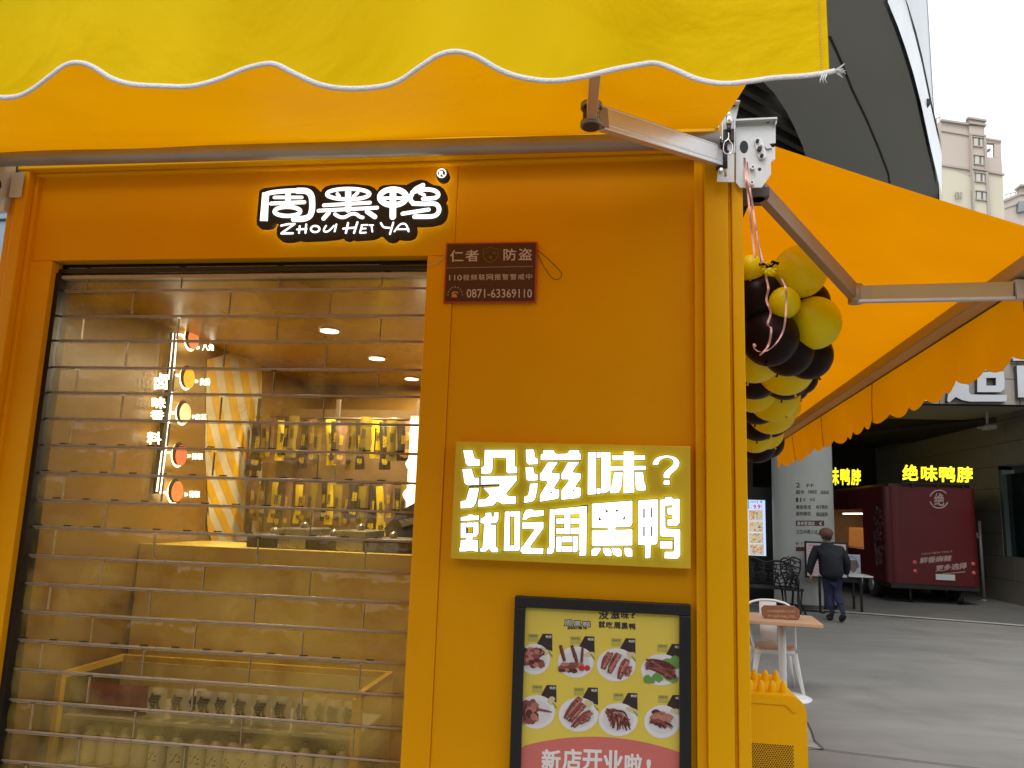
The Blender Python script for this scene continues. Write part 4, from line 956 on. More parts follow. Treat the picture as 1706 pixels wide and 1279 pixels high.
# ---------------- framed poster ----------------
po=thing('framed_poster','black framed snack menu poster hanging below the lit slogan box','poster')
YF_=-.028
fx=[PY(857,992,YF_),PY(1151,1008,YF_)]
px0,px1,pzt=fx[0].x+.001,fx[1].x,(fx[0].z+fx[1].z)/2; pzb=pzt-.74; fw=.031
c=MB().use(BLACK)
c.box((px0,YF_,pzt-fw),(px1,-.001,pzt)); c.box((px0,YF_,pzb),(px1,-.001,pzb+fw)); c.box((px0,YF_,pzb+fw),(px0+fw,-.001,pzt-fw)); c.box((px1-fw,YF_,pzb+fw),(px1,-.001,pzt-fw)); ob('frame',c,parent=po,bevel=.003)
pm=lambda u,v,k=0:PY(840+u/4.278,980+v/4.278,-.012-k*.0004)
PYE=mat('poster_yellow',(.78,.62,.085),.5,0,.03,6); c=MB().use(PYE); c.box((px0+fw,-.012,pzb+fw),(px1-fw,-.001,pzt-fw)); ob('poster_sheet',c,parent=po)
XLIM=(px0+fw+.0005,px1-fw-.0005); ZLIM=(pzb+fw,pzt-fw)
def clipv(p): return Vector((min(max(p.x,XLIM[0]),XLIM[1]),p.y,min(max(p.z,ZLIM[0]),ZLIM[1])))
def pp_(mb,pts,k): mb.add([clipv(pm(u,v,k)) for u,v in pts],[tuple(range(len(pts)))])
c=MB().use(mat('poster_coral',(.66,.17,.15),.5,0,.04,6))
arc=[(100+1150*i/24,0) for i in range(25)]
top=[(u,1145-88*(1-((u-620)/560)**2) if u<620 else 1145-88+110*((u-620)/630)**2) for u,_ in arc]
for i in range(24): pp_(c,[top[i],top[i+1],(top[i+1][0],1900),(top[i][0],1900)],1)
ob('coral_arc',c,parent=po)
c=MB().use(mat('poster_white',(.86,.84,.82),.5,0,0))
for ch,x0_,y0_,x1_,y1_ in (('新',268,1145,405,1300),('店',418,1140,553,1300),('开',560,1145,700,1305),('业',706,1150,850,1310),('啦',860,1175,985,1320),('!',1015,1215,1048,1320)): letters(c,ch,((x0_,y0_),(x1_,y0_+6),(x1_-4,y1_),(x0_-4,y1_-4)),lambda u,v:pm(u,v,2),.032)
ob('headline',c,parent=po)
c=MB().use(mat('poster_ink',(.03,.028,.03),.5,0,0))
for ch,a in (('没',(672,150,745,222)),('滋',(757,152,825,220)),('味',(833,158,890,220))):
    x0_,y0_,x1_,y1_=a; c2=MB(); letters(c,ch,rectq(*a),lambda u,v:pm(u,max(v,157),1),.03)
letters(c,'?',rectq(905,165,938,212),lambda u,v:pm(u,v,1),.02)
for i,ch in enumerate('就吃周黑鸭'): letters(c,ch,rectq(672+i*54,232+i*4,720+i*54,282+i*3.5),lambda u,v:pm(u,v,1),.035)
blk=[(425,220),(620,235),(622,280),(590,292),(450,284),(425,272)]; 
for i,ch in enumerate('周黑鸭'): letters(c,ch,rectq(424+i*66,222+i*4,486+i*66,272+i*4),lambda u,v:pm(u,v,1),.07)
letters(c,'ZHOU HEI YA',rectq(450,272,592,292),lambda u,v:pm(u,v,1),.08)
ob('small_print',c,parent=po)
c=MB().use(mat('poster_white2',(.72,.72,.72),.5,0,0))
for i,ch in enumerate('周黑鸭'): letters(c,ch,rectq(430+i*66,228+i*4,480+i*66,267+i*4),lambda u,v:pm(u,v,2),.012)
ob('logo_print',c,parent=po)
PW=mat('plate_white',(.80,.80,.82),.5,0,.03,8); ME=[mat('meat_%s'%n,cc,.5,0,.22,45) for n,cc in (('dark',(.10,.022,.020)),('mid',(.25,.07,.055)),('pink',(.50,.20,.16)))]
PB=mat('pack_black',(.035,.02,.018),.5,0,0); PG=mat('pack_gold',(.50,.44,.10),.5,0,.1,20); LF=mat('leaf_green',(.16,.34,.07),.5,0,.2,30); RD=mat('cherry_red',(.55,.03,.03),.5,0,0); GAR=mat('garlic',(.66,.58,.34),.5,0,.05,20)
def ell(mb,cx,cy,rx,ry,k,n=32,wob=0,a0=0):
    mb.add([clipv(pm(cx+rx*(1+wob*math.sin(5*t+a0))*math.cos(t),cy+ry*(1+wob*math.cos(4*t+a0))*math.sin(t),k)) for t in [2*math.pi*i/n for i in range(n)]],[tuple(range(n))])
def bar(mb,x0_,y0_,x1_,y1_,w_,k,w2=None,bend=0):
    w2=w2 or w_; n=8; L=[];Q=[]
    dx,dy=x1_-x0_,y1_-y0_; ln=math.hypot(dx,dy); nx,ny=-dy/ln,dx/ln
    for i in range(n+1):
        t=i/n; ww=(w_+(w2-w_)*t)*(.55+.45*math.sin(math.pi*min(1,max(0,t*.9+.05)))**.5)*random.uniform(.9,1.1)/2; b=bend*math.sin(math.pi*t)
        x,y=x0_+dx*t+nx*b,y0_+dy*t+ny*b; L.append((x+nx*ww,y+ny*ww)); Q.append((x-nx*ww,y-ny*ww))
    mb.add([clipv(pm(u,v,k)) for u,v in L+Q[::-1]],[tuple(range(2*n+2))])
dishes=[(215,505,112,110,'chunks'),(510,525,128,112,'necks'),(798,545,138,118,'wings'),(1120,580,145,112,'tongue'),(228,880,135,120,'leg'),(530,900,142,122,'wings'),(812,935,140,118,'strips'),(1125,950,128,118,'gizzard')]
for cx,cy,rx,ry,kd in dishes:
    d=MB().use(PB); rnd=random.Random(int(cx*7+cy))
    ux=cx+ (rx*.35); uy=cy-ry-42
    if kd=='leg': ux=cx+55
    if cx>1100: ux=cx+55
    pp_(d,[(ux+20,uy-30),(ux+88,uy-28),(ux+90,uy+95),(ux-5,uy+70),(ux-20,uy+40)],1)
    d.use(PG); pp_(d,[(ux-85,uy-30),(ux-8,uy-28),(ux-10,uy+28),(ux-83,uy+27)],1.2); d.use(PB); letters(d,'锁鲜装',rectq(ux-76,uy-22,ux-18,uy-5),lambda u,v:clipv(pm(u,v,1.5)),0); d.use(PW); letters(d,'鸭货',rectq(ux+42,uy-18,ux+84,uy+2),lambda u,v:clipv(pm(u,v,1.5)),.02)
    d.use(PW); ell(d,cx,cy,rx,ry,2,40)
    d.use(mat('plate_rim',(.70,.71,.74),.5,0,0) if 'plate_rim' not in MATS else MATS['plate_rim']); ell(d,cx,cy+4,rx*.78,ry*.72,2.2,40)
    d.use(GAR); 
    for i in range(3): ell(d,ux+rnd.uniform(10,70),uy+rnd.uniform(60,110),24,17,2.5+i*.1,16,.05)
    d.use(LF); 
    if kd=='tongue':
        for i in range(14): ell(d,cx+rnd.uniform(-110,90),cy+rnd.uniform(20,80),30,26,3+i*.02,14,.15,i)
        for i in range(7): ell(d,cx+rnd.uniform(20,110),cy-rnd.uniform(20,90),32,22,3+i*.02,14,.15,i)
    else: bar(d,ux+60,uy+95,ux+90,uy+135,8,2.9,12)
    kk=4
    if kd=='chunks':
        for i in range(48): d.use(rnd.choice(ME)); ell(d,cx-20+rnd.uniform(-70,70),cy-10+rnd.uniform(-65,60),rnd.uniform(18,34),rnd.uniform(13,26),kk+i*.05,12,.12,i)
    elif kd=='necks':
        for (xa,ya,xb,yb,ww) in ((400,405,430,520,26),(480,405,520,530,26),(560,410,550,540,20)):
            d.use(ME[0]); bar(d,xa,ya,xb,yb,ww,kk); d.use(ME[1]); bar(d,xa+5,ya+10,xb+4,yb,ww*.35,kk+.3); kk+=.5
        for i in range(16): d.use(ME[i%3 if i%4 else 0]); ell(d,cx-20+rnd.uniform(-100,60),cy+35+rnd.uniform(-22,35),rnd.uniform(20,40),rnd.uniform(12,22),kk+i*.05,12,.15,i)
        d.use(RD); ell(d,552,568,22,20,kk+2); ell(d,592,568,20,20,kk+2.1)
    elif kd=='wings':
        for i,(xa,ya,xb,yb) in enumerate(((-40,-85,-95,30),(20,-80,-50,60),(80,-40,20,100),(95,10,75,80)) if cy<700 else ((15,-120,-95,30),(40,-75,-60,50),(90,-20,-40,85),(70,20,10,60))):
            d.use(ME[1]); bar(d,cx+xa,cy+ya,cx+xb,cy+yb,60,kk+i,42,6); d.use(ME[2]); bar(d,cx+xa+4,cy+ya+10,cx+xb+6,cy+yb-8,28,kk+i+.3,18,6); d.use(ME[0]); bar(d,cx+xa-14,cy+ya+14,cx+xb-10,cy+yb,6,kk+i+.5,5,6)
            for j in range(16): t=rnd.random(); d.use(rnd.choice(ME)); ell(d,cx+xa+(xb-xa)*t+rnd.uniform(-20,20),cy+ya+(yb-ya)*t,rnd.uniform(4,9),rnd.uniform(3,7),kk+i+.6+j*.02,8,.1)
    elif kd=='tongue':
        for i in range(56): a=rnd.uniform(-.5,.9); d.use(ME[i%2+ (1 if i%7==0 else 0)]); bar(d,cx-120+rnd.uniform(0,60),cy-60+rnd.uniform(-20,60),cx+20+rnd.uniform(0,90),cy+rnd.uniform(-30,70),rnd.uniform(6,11),kk+i*.05,16,rnd.uniform(-30,10))
    elif kd=='leg':
        for i in range(34): d.use(ME[(2,1,0,2,1)[i%5]]); ell(d,cx-50+rnd.uniform(-40,40),cy+rnd.uniform(-70,60),rnd.uniform(22,44),rnd.uniform(18,34),kk+i*.05,12,.1,i)
        d.use(ME[1]); bar(d,cx,cy-20,cx+112,cy+2,22,kk+2,10); d.use(ME[0]); bar(d,cx-70,cy-60,cx-80,cy+60,12,kk+2.2,20,10)
    elif kd=='strips':
        for i in range(52): d.use(ME[(0,1,0,2)[i%4]]); x0_=cx-90+rnd.uniform(0,80); bar(d,x0_,cy-60+rnd.uniform(-20,40),x0_+rnd.uniform(10,120),cy+rnd.uniform(-10,80),rnd.uniform(10,16),kk+i*.05,12,rnd.uniform(-34,-8))
    else:
        for i in range(34): d.use(ME[(2,1,2,0)[i%4]]); a=rnd.uniform(-.4,.5); x0_=cx-90+rnd.uniform(0,100); y0_=cy-50+rnd.uniform(-20,70); bar(d,x0_,y0_,x0_+rnd.uniform(50,80),y0_+rnd.uniform(-10,50),rnd.uniform(22,34),kk+i*.08,14,-10)
    ob('dish_picture',d,parent=po)
# ================= INSIDE THE KIOSK =================
ns=thing('spice_sign','white lit spice sign with round pictures on the inner left wall','sign')
XN=XI+.03
fn_=lambda u,v,dx=0:PX(230+u/4.126,540+v/4.126,XN+dx)
NW=emis('spice_lit',(1,1,.93),3.2); NH=emis('spice_halo',(1,.95,.7),3.5)
c=MB()
def nst(pts,dx=.0): 
    c.use(BLACKM).prism([fn_(u,v,dx) for u,v in pts],(-.018,0,0)); 
nst([(245,55),(270,55),(260,200),(225,470),(190,800),(155,1100),(155,1165),(125,1165),(130,1080),(165,790),(215,380),(240,180)])
ob('bar',c,parent=ns)
c=MB().use(NW)
def nl(pts,dx=.004): c.add([fn_(u,v,dx) for u,v in pts],[tuple(range(len(pts)))])
nl([(262,60),(272,60),(240,470),(200,830),(160,1140),(152,1140),(190,820),(230,460)]); nl([(238,60),(246,60),(215,380),(208,380)]); nl([(160,870),(168,870),(135,1150),(122,1150)])
nl([(270,60),(340,75),(335,95),(305,92),(310,85),(268,75)]); nl([(250,340),(310,345),(315,375),(290,365),(252,355)]); nl([(225,600),(285,595),(285,615),(225,618)]); nl([(200,875),(250,875),(250,905),(230,890),(200,888)]); nl([(150,1145),(220,1150),(225,1185),(195,1180),(190,1165),(150,1165)])
for ch,a in (('卤',(110,335,205,450)),('味',(95,500,190,580)),('香',(85,590,180,660)),('料',(60,740,160,825))): letters(c,ch,rectq(*a),lambda u,v:fn_(u,v,.006),.03)
for ch,a in (('八角',(440,135,520,182)),('良姜',(425,370,495,420)),('白芷',(395,615,470,655)),('辣椒',(370,885,445,930)),('花椒',(350,1145,425,1190))): letters(c,ch,rectq(*a),lambda u,v:fn_(u,v,.006),.03)
for u,v in ((412,160),(402,392),(382,635),(350,905),(330,1170)): nl([(u-10,v-12),(u+10,v-8),(u+10,v+8),(u-10,v+12)])
ob('lit_lettering',c,parent=ns)
for i,(u,v,cl) in enumerate(((382,105,(.75,.25,.12)),(352,372,(.85,.38,.02)),(325,612,(.72,.58,.36)),(297,900,(.72,.12,.06)),(270,1150,(.68,.17,.06)))):
    m=mat('spice_%d'%i,cl,.5,0,.35,60,emit=cl,es=.9); d=MB().use(m); ce=fn_(u,v,.012); r_=.048
    d.add([ce+Vector((0,r_*math.cos(a),r_*math.sin(a))) for a in [2*math.pi*k/28 for k in range(28)]],[tuple(range(28))])
    d.use(BLACKM); d.add([ce+Vector((-.006,r_*1.12*math.cos(a)-.012,r_*1.12*math.sin(a)+.006)) for a in [2*math.pi*k/28 for k in range(28)]],[tuple(range(28))])
    d.use(NH); d.add([ce+Vector((-.012,r_*1.2*math.cos(a)-.006,r_*1.2*math.sin(a))) for a in [2*math.pi*k/28 for k in range(28)]],[tuple(range(28))])
    ob('spice_picture',d,parent=ns)
# lit strip under the display case lid

TAN=mat('counter_tan',(.95,.72,.20),.35,0,.10,2.6,.1,6,dirt=(.66,.42,.03),dscale=2.4); TOPY=mat('counter_yellow',(.80,.50,.02),.35,0,.05,5)
ct=thing('service_counter','tall tan counter panel standing behind the drinks display','counter')
YC=.86; zc=PY(430,914,YC).z
c=MB().use(TAN).box((XI+.005,YC,0.02),(-.42,YC+.04,zc)); ob('front_panel',c,parent=ct)
c=MB().use(TAN).box((XI+.005,YC+.041,zc-.03),(-.42,YC+.5,zc-.003)); ob('worktop',c,parent=ct)
STL=mat('steel_pan',(.33,.32,.31),.3,.7,.15,12)
for i,x in enumerate((455,505,555,600,655)):
    p=PY(x,905,YC+.25); c=MB().use(STL if i%2 else BLACKM); w_=.13 if i!=4 else .2; h=.05+.03*(i%2)
    c.box((p.x-w_/2,YC+.12,zc-.001),(p.x+w_/2,YC+.4,zc+h)); c.use(STL).box((p.x-w_/2-.008,YC+.115,zc+h),(p.x+w_/2+.008,YC+.405,zc+h+.006)); c.ball((p.x,YC+.25,zc+h+.016),.02,10,6)
    tag(ob('food_pan',c,loc=(p.x,YC+.25,zc),bevel=.003),['black covered food pan at the left end of the counter row','steel food pan second along the counter row','black food pan in the middle of the counter row','steel food pan fourth along the counter row','wide dark food pan at the right end of the counter row'][i],'food pan','food pans on the counter')
# display case
XC0,XC1,YC0,YC1,ZC=XI+.02,-.885,.42,.80,1.055
dc=thing('display_case','glass drinks display case with yellow frame behind the lower shutter','display case')
GL=clear('case_glass',(.97,.97,.95),.004,(.5,.5,.4),.05,.05,3,refl=.3)
c=MB().use(TOPY); t=.022
for y in (YC1-t,): c.box((XC0,y,ZC-t),(XC1,y+t,ZC))
c.box((XC1-t,YC0,ZC-t-.001),(XC1,YC1-t,ZC-.001)); c.box((XC0,YC0,ZC-t-.001),(XC0+t,YC1-t,ZC-.001)); c.box((XC1-t*1.4,YC0-.002,.05),(XC1+.001,YC0+t,ZC-t)); c.box((XC0,YC0-.002,.05),(XC0+t,YC0+t,ZC-t)); ob('frame',c,parent=dc)
c=MB().use(GL); c.quad((XC0+t,YC0+.006,.05),(XC1-t,YC0+.006,.05),(XC1-t,YC0+.006,ZC-.002),(XC0+t,YC0+.006,ZC-.002)); c.quad((XC0,YC0,ZC+.002),(XC1,YC0,ZC+.002),(XC1,YC1,ZC+.002),(XC0,YC1,ZC+.002)); ob('glass',c,parent=dc)
SHF=mat('case_shelf',(.48,.46,.42),.3,.1,.05,5); c=MB().use(SHF)
zsh=[.90,.735,.56]
for z in zsh: c.box((XC0+t,YC0+.03,z-.012),(XC1-t,YC1-t,z))
ob('shelf',c,parent=dc); c=MB().use(TAN).box((XC0,YC1+.002,.05),(XC1,YC1+.01,ZC-.03)); ob('back_panel',c,parent=dc)
PKW=mat('pouch_pale',(.84,.80,.74),.4,0,.1,12); PKR=mat('pouch_red',(.34,.06,.07),.35,0,.25,20); PKD=mat('pouch_dark',(.10,.07,.06),.35,0,.3,25); BOTG=mat('bottle_pale',(.84,.80,.76),.25,0,.08,15); CAPD=mat('bottle_cap_dark',(.06,.03,.03),.4,0,0); CAPY=mat('bottle_cap_pale',(.50,.44,.22),.4,0,0); INKP=mat('print_black',(.02,.02,.02),.5,0,0)
def pouch(m,txt=None):
    c=MB().use(m); W_,H_=.072,.105
    def f(u,v,s): 
        b=.016*math.sin(math.pi*u)**.6*math.sin(math.pi*min(1,v*1.05))**.5 if 0<u<1 and 0<v<1 else .0
        return ((u-.5)*W_,s*b,v*H_)
    c.grid(lambda u,v:f(u,v,-1),8,8); c.grid(lambda u,v:f(u,v,1),8,8,rev=True)
    if txt: c.use(INKP); letters(c,txt,rectq(-.024,.090,.024,.022),lambda x,z:Vector((x,-.0205,z)),.035)
    return c
ORD=['first','second','third','fourth','fifth','sixth','seventh','eighth','ninth','tenth','eleventh','twelfth','thirteenth','fourteenth','fifteenth','sixteenth','seventeenth','eighteenth','nineteenth','twentieth']
# first shelf: pouches
base_w=ob('drink_pouch',pouch(PKW,'気')); base_r=ob('drink_pouch',pouch(PKR)); base_d=ob('drink_pouch',pouch(PKD))
def cp(o,loc,rz=0,sc=1):
    n=o.copy(); COL.objects.link(n); n.location=loc; n.rotation_euler=(0,0,rz); n.scale=(sc,)*3
    for ch in o.children:
        k=ch.copy(); COL.objects.link(k); k.parent=n
    return n
ypo=.50
xs=[262,300,322,343,373,406,438,471,507,531,558,585]
first={}
def put(base,loc,rz,label,cat,group):
    if base.name not in first: first[base.name]=1; n=base; n.location=loc; n.rotation_euler=(0,0,rz)
    else: n=cp(base,loc,rz)
    tag(n,label,cat,group); return n
for i,x in enumerate(xs):
    p=PY(x,1163,ypo); put(base_w,(p.x,ypo+(.02 if i in (2,9) else 0),zsh[0]+.001),random.uniform(-.12,.12)+(.5 if i in (2,9) else 0),'pale pouch with a black brush character, %s from left on the top case shelf'%ORD[i],'drink pouch','pale pouches on the top shelf')
for i,x in enumerate((150,178,205,232)):
    p=PY(x,1163,ypo); put(base_r,(p.x,ypo+.01,zsh[0]+.001),random.uniform(-.3,.3),'dark red pouch, %s from left among red pouches on the top case shelf'%ORD[i],'drink pouch','red pouches on the top shelf')
for i,x in enumerate((118,134)):
    p=PY(x,1163,ypo); put(base_d,(p.x,ypo+.03,zsh[0]+.001),random.uniform(-.4,.4),['dark brown pouch at the far left end of the top case shelf','dark brown pouch second from the left end of the top case shelf'][i],'drink pouch','dark pouches on the top shelf')
def bottle(capm,lab):
    c=MB().use(BOTG); c.lathe([(0,0),(.027,0),(.029,.006),(.029,.075),(.022,.095),(.012,.105),(.012,.112)],n=20); b=ob('bottle',c)
    k=MB().use(capm); k.lathe([(.0135,.110),(.0135,.128),(0,.129)],n=16); ob('cap',k,parent=b)
    if lab:
        k=MB().use(mat('label_white',(.82,.80,.78),.5,0,.05,20) if 'label_white' not in MATS else MATS['label_white']); k.lathe([(.0295,.018),(.0295,.068)],n=20); k.use(INKP); letters(k,'Z:',rectq(-.017,.060,.017,.028),lambda x,z:Vector((x,-math.sqrt(max(0,.0302**2-x*x)),z)),.02); ob('label',k,parent=b)
    return b
bA=bottle(CAPD,True); bB=bottle(CAPY,False)
for i,x in enumerate((266,297,332,362,390,415,447,480,510,542,572)):
    p=PY(x,1215,ypo-.02); put(bA,(p.x,ypo-.02,zsh[1]+.001),random.uniform(-.5,.5),'dark capped bottle with white label, %s from left on the second case shelf'%ORD[i],'bottle','labelled bottles on the second shelf')
for i,x in enumerate((122,150,180,208,236)):
    p=PY(x,1215,ypo-.02); put(bB,(p.x,ypo-.02,zsh[1]+.001),0,'plain cream capped bottle, %s from left on the second case shelf'%ORD[i],'bottle','cream capped bottles on the second shelf')
base_c=ob('juice_carton',(lambda c:(c.use(PKW).box((-.032,-.02,0),(.032,.02,.10)),c.use(PKD).box((-.018,-.0212,.03),(.018,-.0202,.055)),c.use(PKW).box((-.032,-.004,.1),(.032,.004,.115)),c)[-1])(MB()))
for i,x in enumerate(range(245,600,30)):
    p=PY(x,1270,ypo-.02); put(base_c,(p.x,ypo-.02,zsh[2]+.001),random.uniform(-.1,.1),'pale carton with dark square, %s from left on the third case shelf'%ORD[i],'carton','cartons on the third shelf')
base_j=ob('snack_jar',(lambda c:(c.use(PKR).lathe([(0,0),(.03,0),(.03,.07),(.024,.08)],n=16),c.use(CAPY).lathe([(.026,.08),(.026,.095),(0,.096)],n=16),c)[-1])(MB()))
for i,x in enumerate((140,172,205)): p=PY(x,1270,ypo); put(base_j,(p.x,ypo,zsh[2]+.001),0,'small red jar, %s from left on the third case shelf'%ORD[i],'jar','red jars on the third shelf')
# hanging snack packets on two rails of a rack at the back
rk=thing('hanging_rack','dark two-rail rack at the back of the kiosk carrying snack packets','rack')
YR=1.75
zr=[PY(560,700,YR).z,PY(560,805,YR).z]; xa,xb=PY(418,800,YR).x,PY(690,800,YR).x
c=MB().use(mat('rack_grey',(.16,.13,.10),.45,.4,.1,10))
c.box((xa,YR+.03,zr[1]-.30),(xb,YR+.05,zr[1]-.28))
for z in zr: c.tube([(xa,YR,z+.01),(xb,YR,z+.01)],.008,8)
for x in (xa,(xa+xb)/2,xb): c.box((x-.01,YR+.02,zr[1]-.5),(x+.01,YR+.04,zr[0]+.12))
ob('rail',c,parent=rk)
c=MB().use(mat('rack_board',(.24,.15,.07),.5,0,.2,6)); c.box((xa,YR+.3,zc),(xb,YR+.31,zr[0]+.1)); c.use(mat('shelf_pale',(.50,.42,.30),.4,0,.1,6)); c.box((xa,YR-.1,zr[1]-.32),(xb,YR+.02,zr[1]-.28)); ob('back_board',c,parent=rk)
PKY=mat('packet_yellow',(.80,.60,.02),.35,0,.1,30); PKO=mat('packet_olive',(.26,.20,.03),.35,0,.2,25); PKB=mat('packet_dark',(.045,.035,.03),.3,0,.3,25); PKP=mat('packet_brown',(.24,.14,.09),.35,0,.25,25)
def packet(m,prt):
    c=MB().use(m); W_,H_=.075,.20
    def f(u,v,s):
        wd=1-.28*math.sin(math.pi*v)**2*(1 if v>.5 else .6); b=.014*math.sin(math.pi*u)*math.sin(math.pi*v) if 0<u<1 and 0<v<1 else 0
        return ((u-.5)*W_*wd,s*b,-v*H_)
    c.grid(lambda u,v:f(u,v,-1),6,12); c.grid(lambda u,v:f(u,v,1),6,12,rev=True); c.use(prt)
    letters(c,'鸭脖',rectq(-.018,-.155,.018,-.18),lambda x,z:Vector((x,-.0125,z)),.02); letters(c,'甜辣',rectq(-.012,-.06,.012,-.11),lambda x,z:Vector((x,-.0155,z)),.02)
    return ob('snack_packet',c)
pk={'y':packet(PKY,INKP),'o':packet(PKO,INKP),'k':packet(PKB,PKY),'p':packet(PKP,PKY)}
lab={'y':'bright yellow snack packet, %s from left on the %s rail of the rack','o':'dull olive snack packet, %s from left on the %s rail of the rack','k':'black snack packet, %s from left on the %s rail of the rack','p':'brown snack packet, %s from left on the %s rail of the rack'}
grp={'y':'bright yellow packets on the rack','o':'olive packets on the rack','k':'black packets on the rack','p':'brown packets on the rack'}
for row,seq in enumerate(('kopykokpoykpokoykokp','pokykpypokyopkokypko')):
    n=len(seq)
    for i,k in enumerate(seq):
        x=xa+.03+(xb-xa-.06)*i/(n-1)*1.0; o=put(pk[k],(x,YR-.015-.03*(i%3),zr[row]+.005+random.uniform(-.03,.015)),random.uniform(-.6,.6),lab[k]%(ORD[i],('upper','lower')[row]),'snack packet',grp[k]); o.rotation_euler.y=random.uniform(-.09,.09); o.scale=(random.uniform(.7,1.1),1,random.uniform(.95,1.35))
# white emissive strip with a wavy edge at the right
c=MB().use(emis('glowing_strip_face',(1,.97,.92),1.9)); 
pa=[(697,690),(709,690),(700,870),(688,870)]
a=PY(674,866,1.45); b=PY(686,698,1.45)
c.grid(lambda u,v:(a.x+(b.x-a.x)*v+.11*u+.012*math.sin(v*19)*(1-u)+.006*math.sin(v*43)*(1-u),1.45+.01*math.sin(v*23),a.z+(b.z-a.z)*v),4,40); c.use(WHITE).box((a.x-.005,1.475,a.z-.02),(b.x+.12,1.49,b.z+.02)); tag(ob('glowing_strip',c),'narrow white wavy-edged glowing strip at the right inside the shutter','light panel')
c=MB().use(BLACKM); q=[(640,880),(668,850),(690,838),(706,836),(706,925),(650,925)]; c.prism([PY(x,y,1.30) for x,y in q],(0,.12,0)); c.use(STL).prism([PY(x,y,1.29) for x,y in [(664,866),(690,862),(692,872),(670,878)]],(0,.01,0)); tag(ob('weighing_scale',c),'black sloping machine at the right end of the counter','machine')
# ================= STREET OBJECTS =================
# yellow cabinet
cb=thing('yellow_cabinet','yellow metal cabinet with dotted grille and two rows of pegs on its top','cabinet')
Yf=.78; ZC2=PY(1290,1158,Yf).z; cxr=PY(1345,1220,Yf).x; cxl=.42; dp=.36
ch=PY(1316,1160,Yf).x; zr_=PY(1345,1190,Yf).z
prof=[(cxl,0.02),(cxl,ZC2),(ch,ZC2)]+[(ch+(cxr-ch)*math.sin(a)**1.0,zr_+(ZC2-zr_)*math.cos(a)) for a in [math.pi/2*i/6 for i in range(1,7)]]+[(cxr,0.02)]
c=MB().use(CABY); c.prism([Vector((x,Yf,z)) for x,z in prof],(0,dp,0)); ob('body',c,parent=cb,bevel=.006)
c=MB().use(CABY); c.prism([Vector((x,Yf-.001,z)) for x,z in [(cxl,ZC2-.03),(cxl,ZC2-.012),(ch-.01,ZC2-.012),(cxr-.035,ZC2-.05),(cxr-.05,ZC2-.055),(ch-.015,ZC2-.03)]],(0,-.003,0)); ob('top_lip',c,parent=cb,bevel=.001)
for r_,(yy,n_) in enumerate(((Yf+.06,9),(Yf+.27,9))):
    for i in range(n_):
        x=cxl+.03+i*.041+(.012 if r_ else 0)
        if x>ch+.01: continue
        k=MB().use(CABY); k.lathe([(.016,0),(.0155,.012),(.011,.030),(.005,.040),(0,.042)],n=14)
        ob('peg',k,parent=cb).location=(x,yy,ZC2-.001)
g0=PY(1250,1238,Yf); g1=PY(1322,1400,Yf)
c=MB().use(BLACK); step=.0088; i=0; z=g0.z
while z>g0.z-.28:
    x=g0.x+(step/2 if i%2 else 0)
    while x<g1.x+.01: c.add([Vector((x+.0030*math.cos(a),Yf-.0012,z+.0030*math.sin(a))) for a in [math.pi/3*k for k in range(6)]],[tuple(range(6))]); x+=step
    z-=step*.75; i+=1
ob('grille',c,parent=cb)
# cafe table
WOOD=mat('table_wood',(.56,.34,.20),.45,0,.12,3,.05,60,stretch=(1,6,1)); WOODD=mat('sign_wood',(.24,.10,.05),.5,0,.15,8,.1,60,stretch=(1,6,1)); WOODL=mat('carved_text',(.52,.32,.20),.6,0,.1,20)
tb=thing('cafe_table','small square wood-topped cafe table on a white pedestal','table')
zt_=.75; c0=PZ(1270,1038,zt_); c1=PZ(1368,1036,zt_); wx=c1.x-c0.x; c=MB().use(WOOD)
x1t=c1.x; x0t=c1.x-.66; yf_=(c0.y+c1.y)/2; rzt=R(-4); cc=Vector(((x0t+x1t)/2,yf_+.33,0))
c.box((x0t,yf_,zt_-.035),(x1t,yf_+.66,zt_),rz=rzt); ob('table_top',c,parent=tb,bevel=.004)
c=MB().use(WHITE); c.tube([(cc.x,cc.y,.03),(cc.x,cc.y,zt_-.036)],.038,18); c.box((cc.x-.15,cc.y-.02,zt_-.05),(cc.x+.15,cc.y+.02,zt_-.037)); ob('pedestal',c,parent=tb)
c=MB().use(WHITE); c.lathe([(.26,0),(.265,.012),(.20,.03),(.05,.045),(.038,.06)],(cc.x,cc.y,.001),32); ob('base',c,parent=tb)
bk=thing('table_plaque','brown carved wooden plaque standing on the small cafe table','plaque')
pa_=PZ(1272,1027,zt_); yb=yf_+.20
P=[PY(x,y,yb) for x,y in ((1270,1010),(1274,1005),(1325,1006),(1332,1012),(1333,1024),(1329,1028),(1276,1026),(1271,1021)) ]
dz=zt_-min(p.z for p in P); P=[p+Vector((0,0,dz+.001)) for p in P]
c=MB().use(WOODD).prism(P,(0,.045,0)); ob('board',c,parent=bk,bevel=.003)
c=MB().use(WOODL); letters(c,'CHAMAJIGEN.CO.KY',((1278,1011),(1325,1012),(1325,1017.5),(1278,1016.5)),lambda u,v:PY(u,v,yb-.002)+Vector((0,0,dz)),.02); letters(c,'MY CAFE WALL FOR...',((1279,1019.5),(1327,1020.5),(1327,1025),(1279,1024)),lambda u,v:PY(u,v,yb-.002)+Vector((0,0,dz)),.02)
ob('carved_lettering',c,parent=bk)
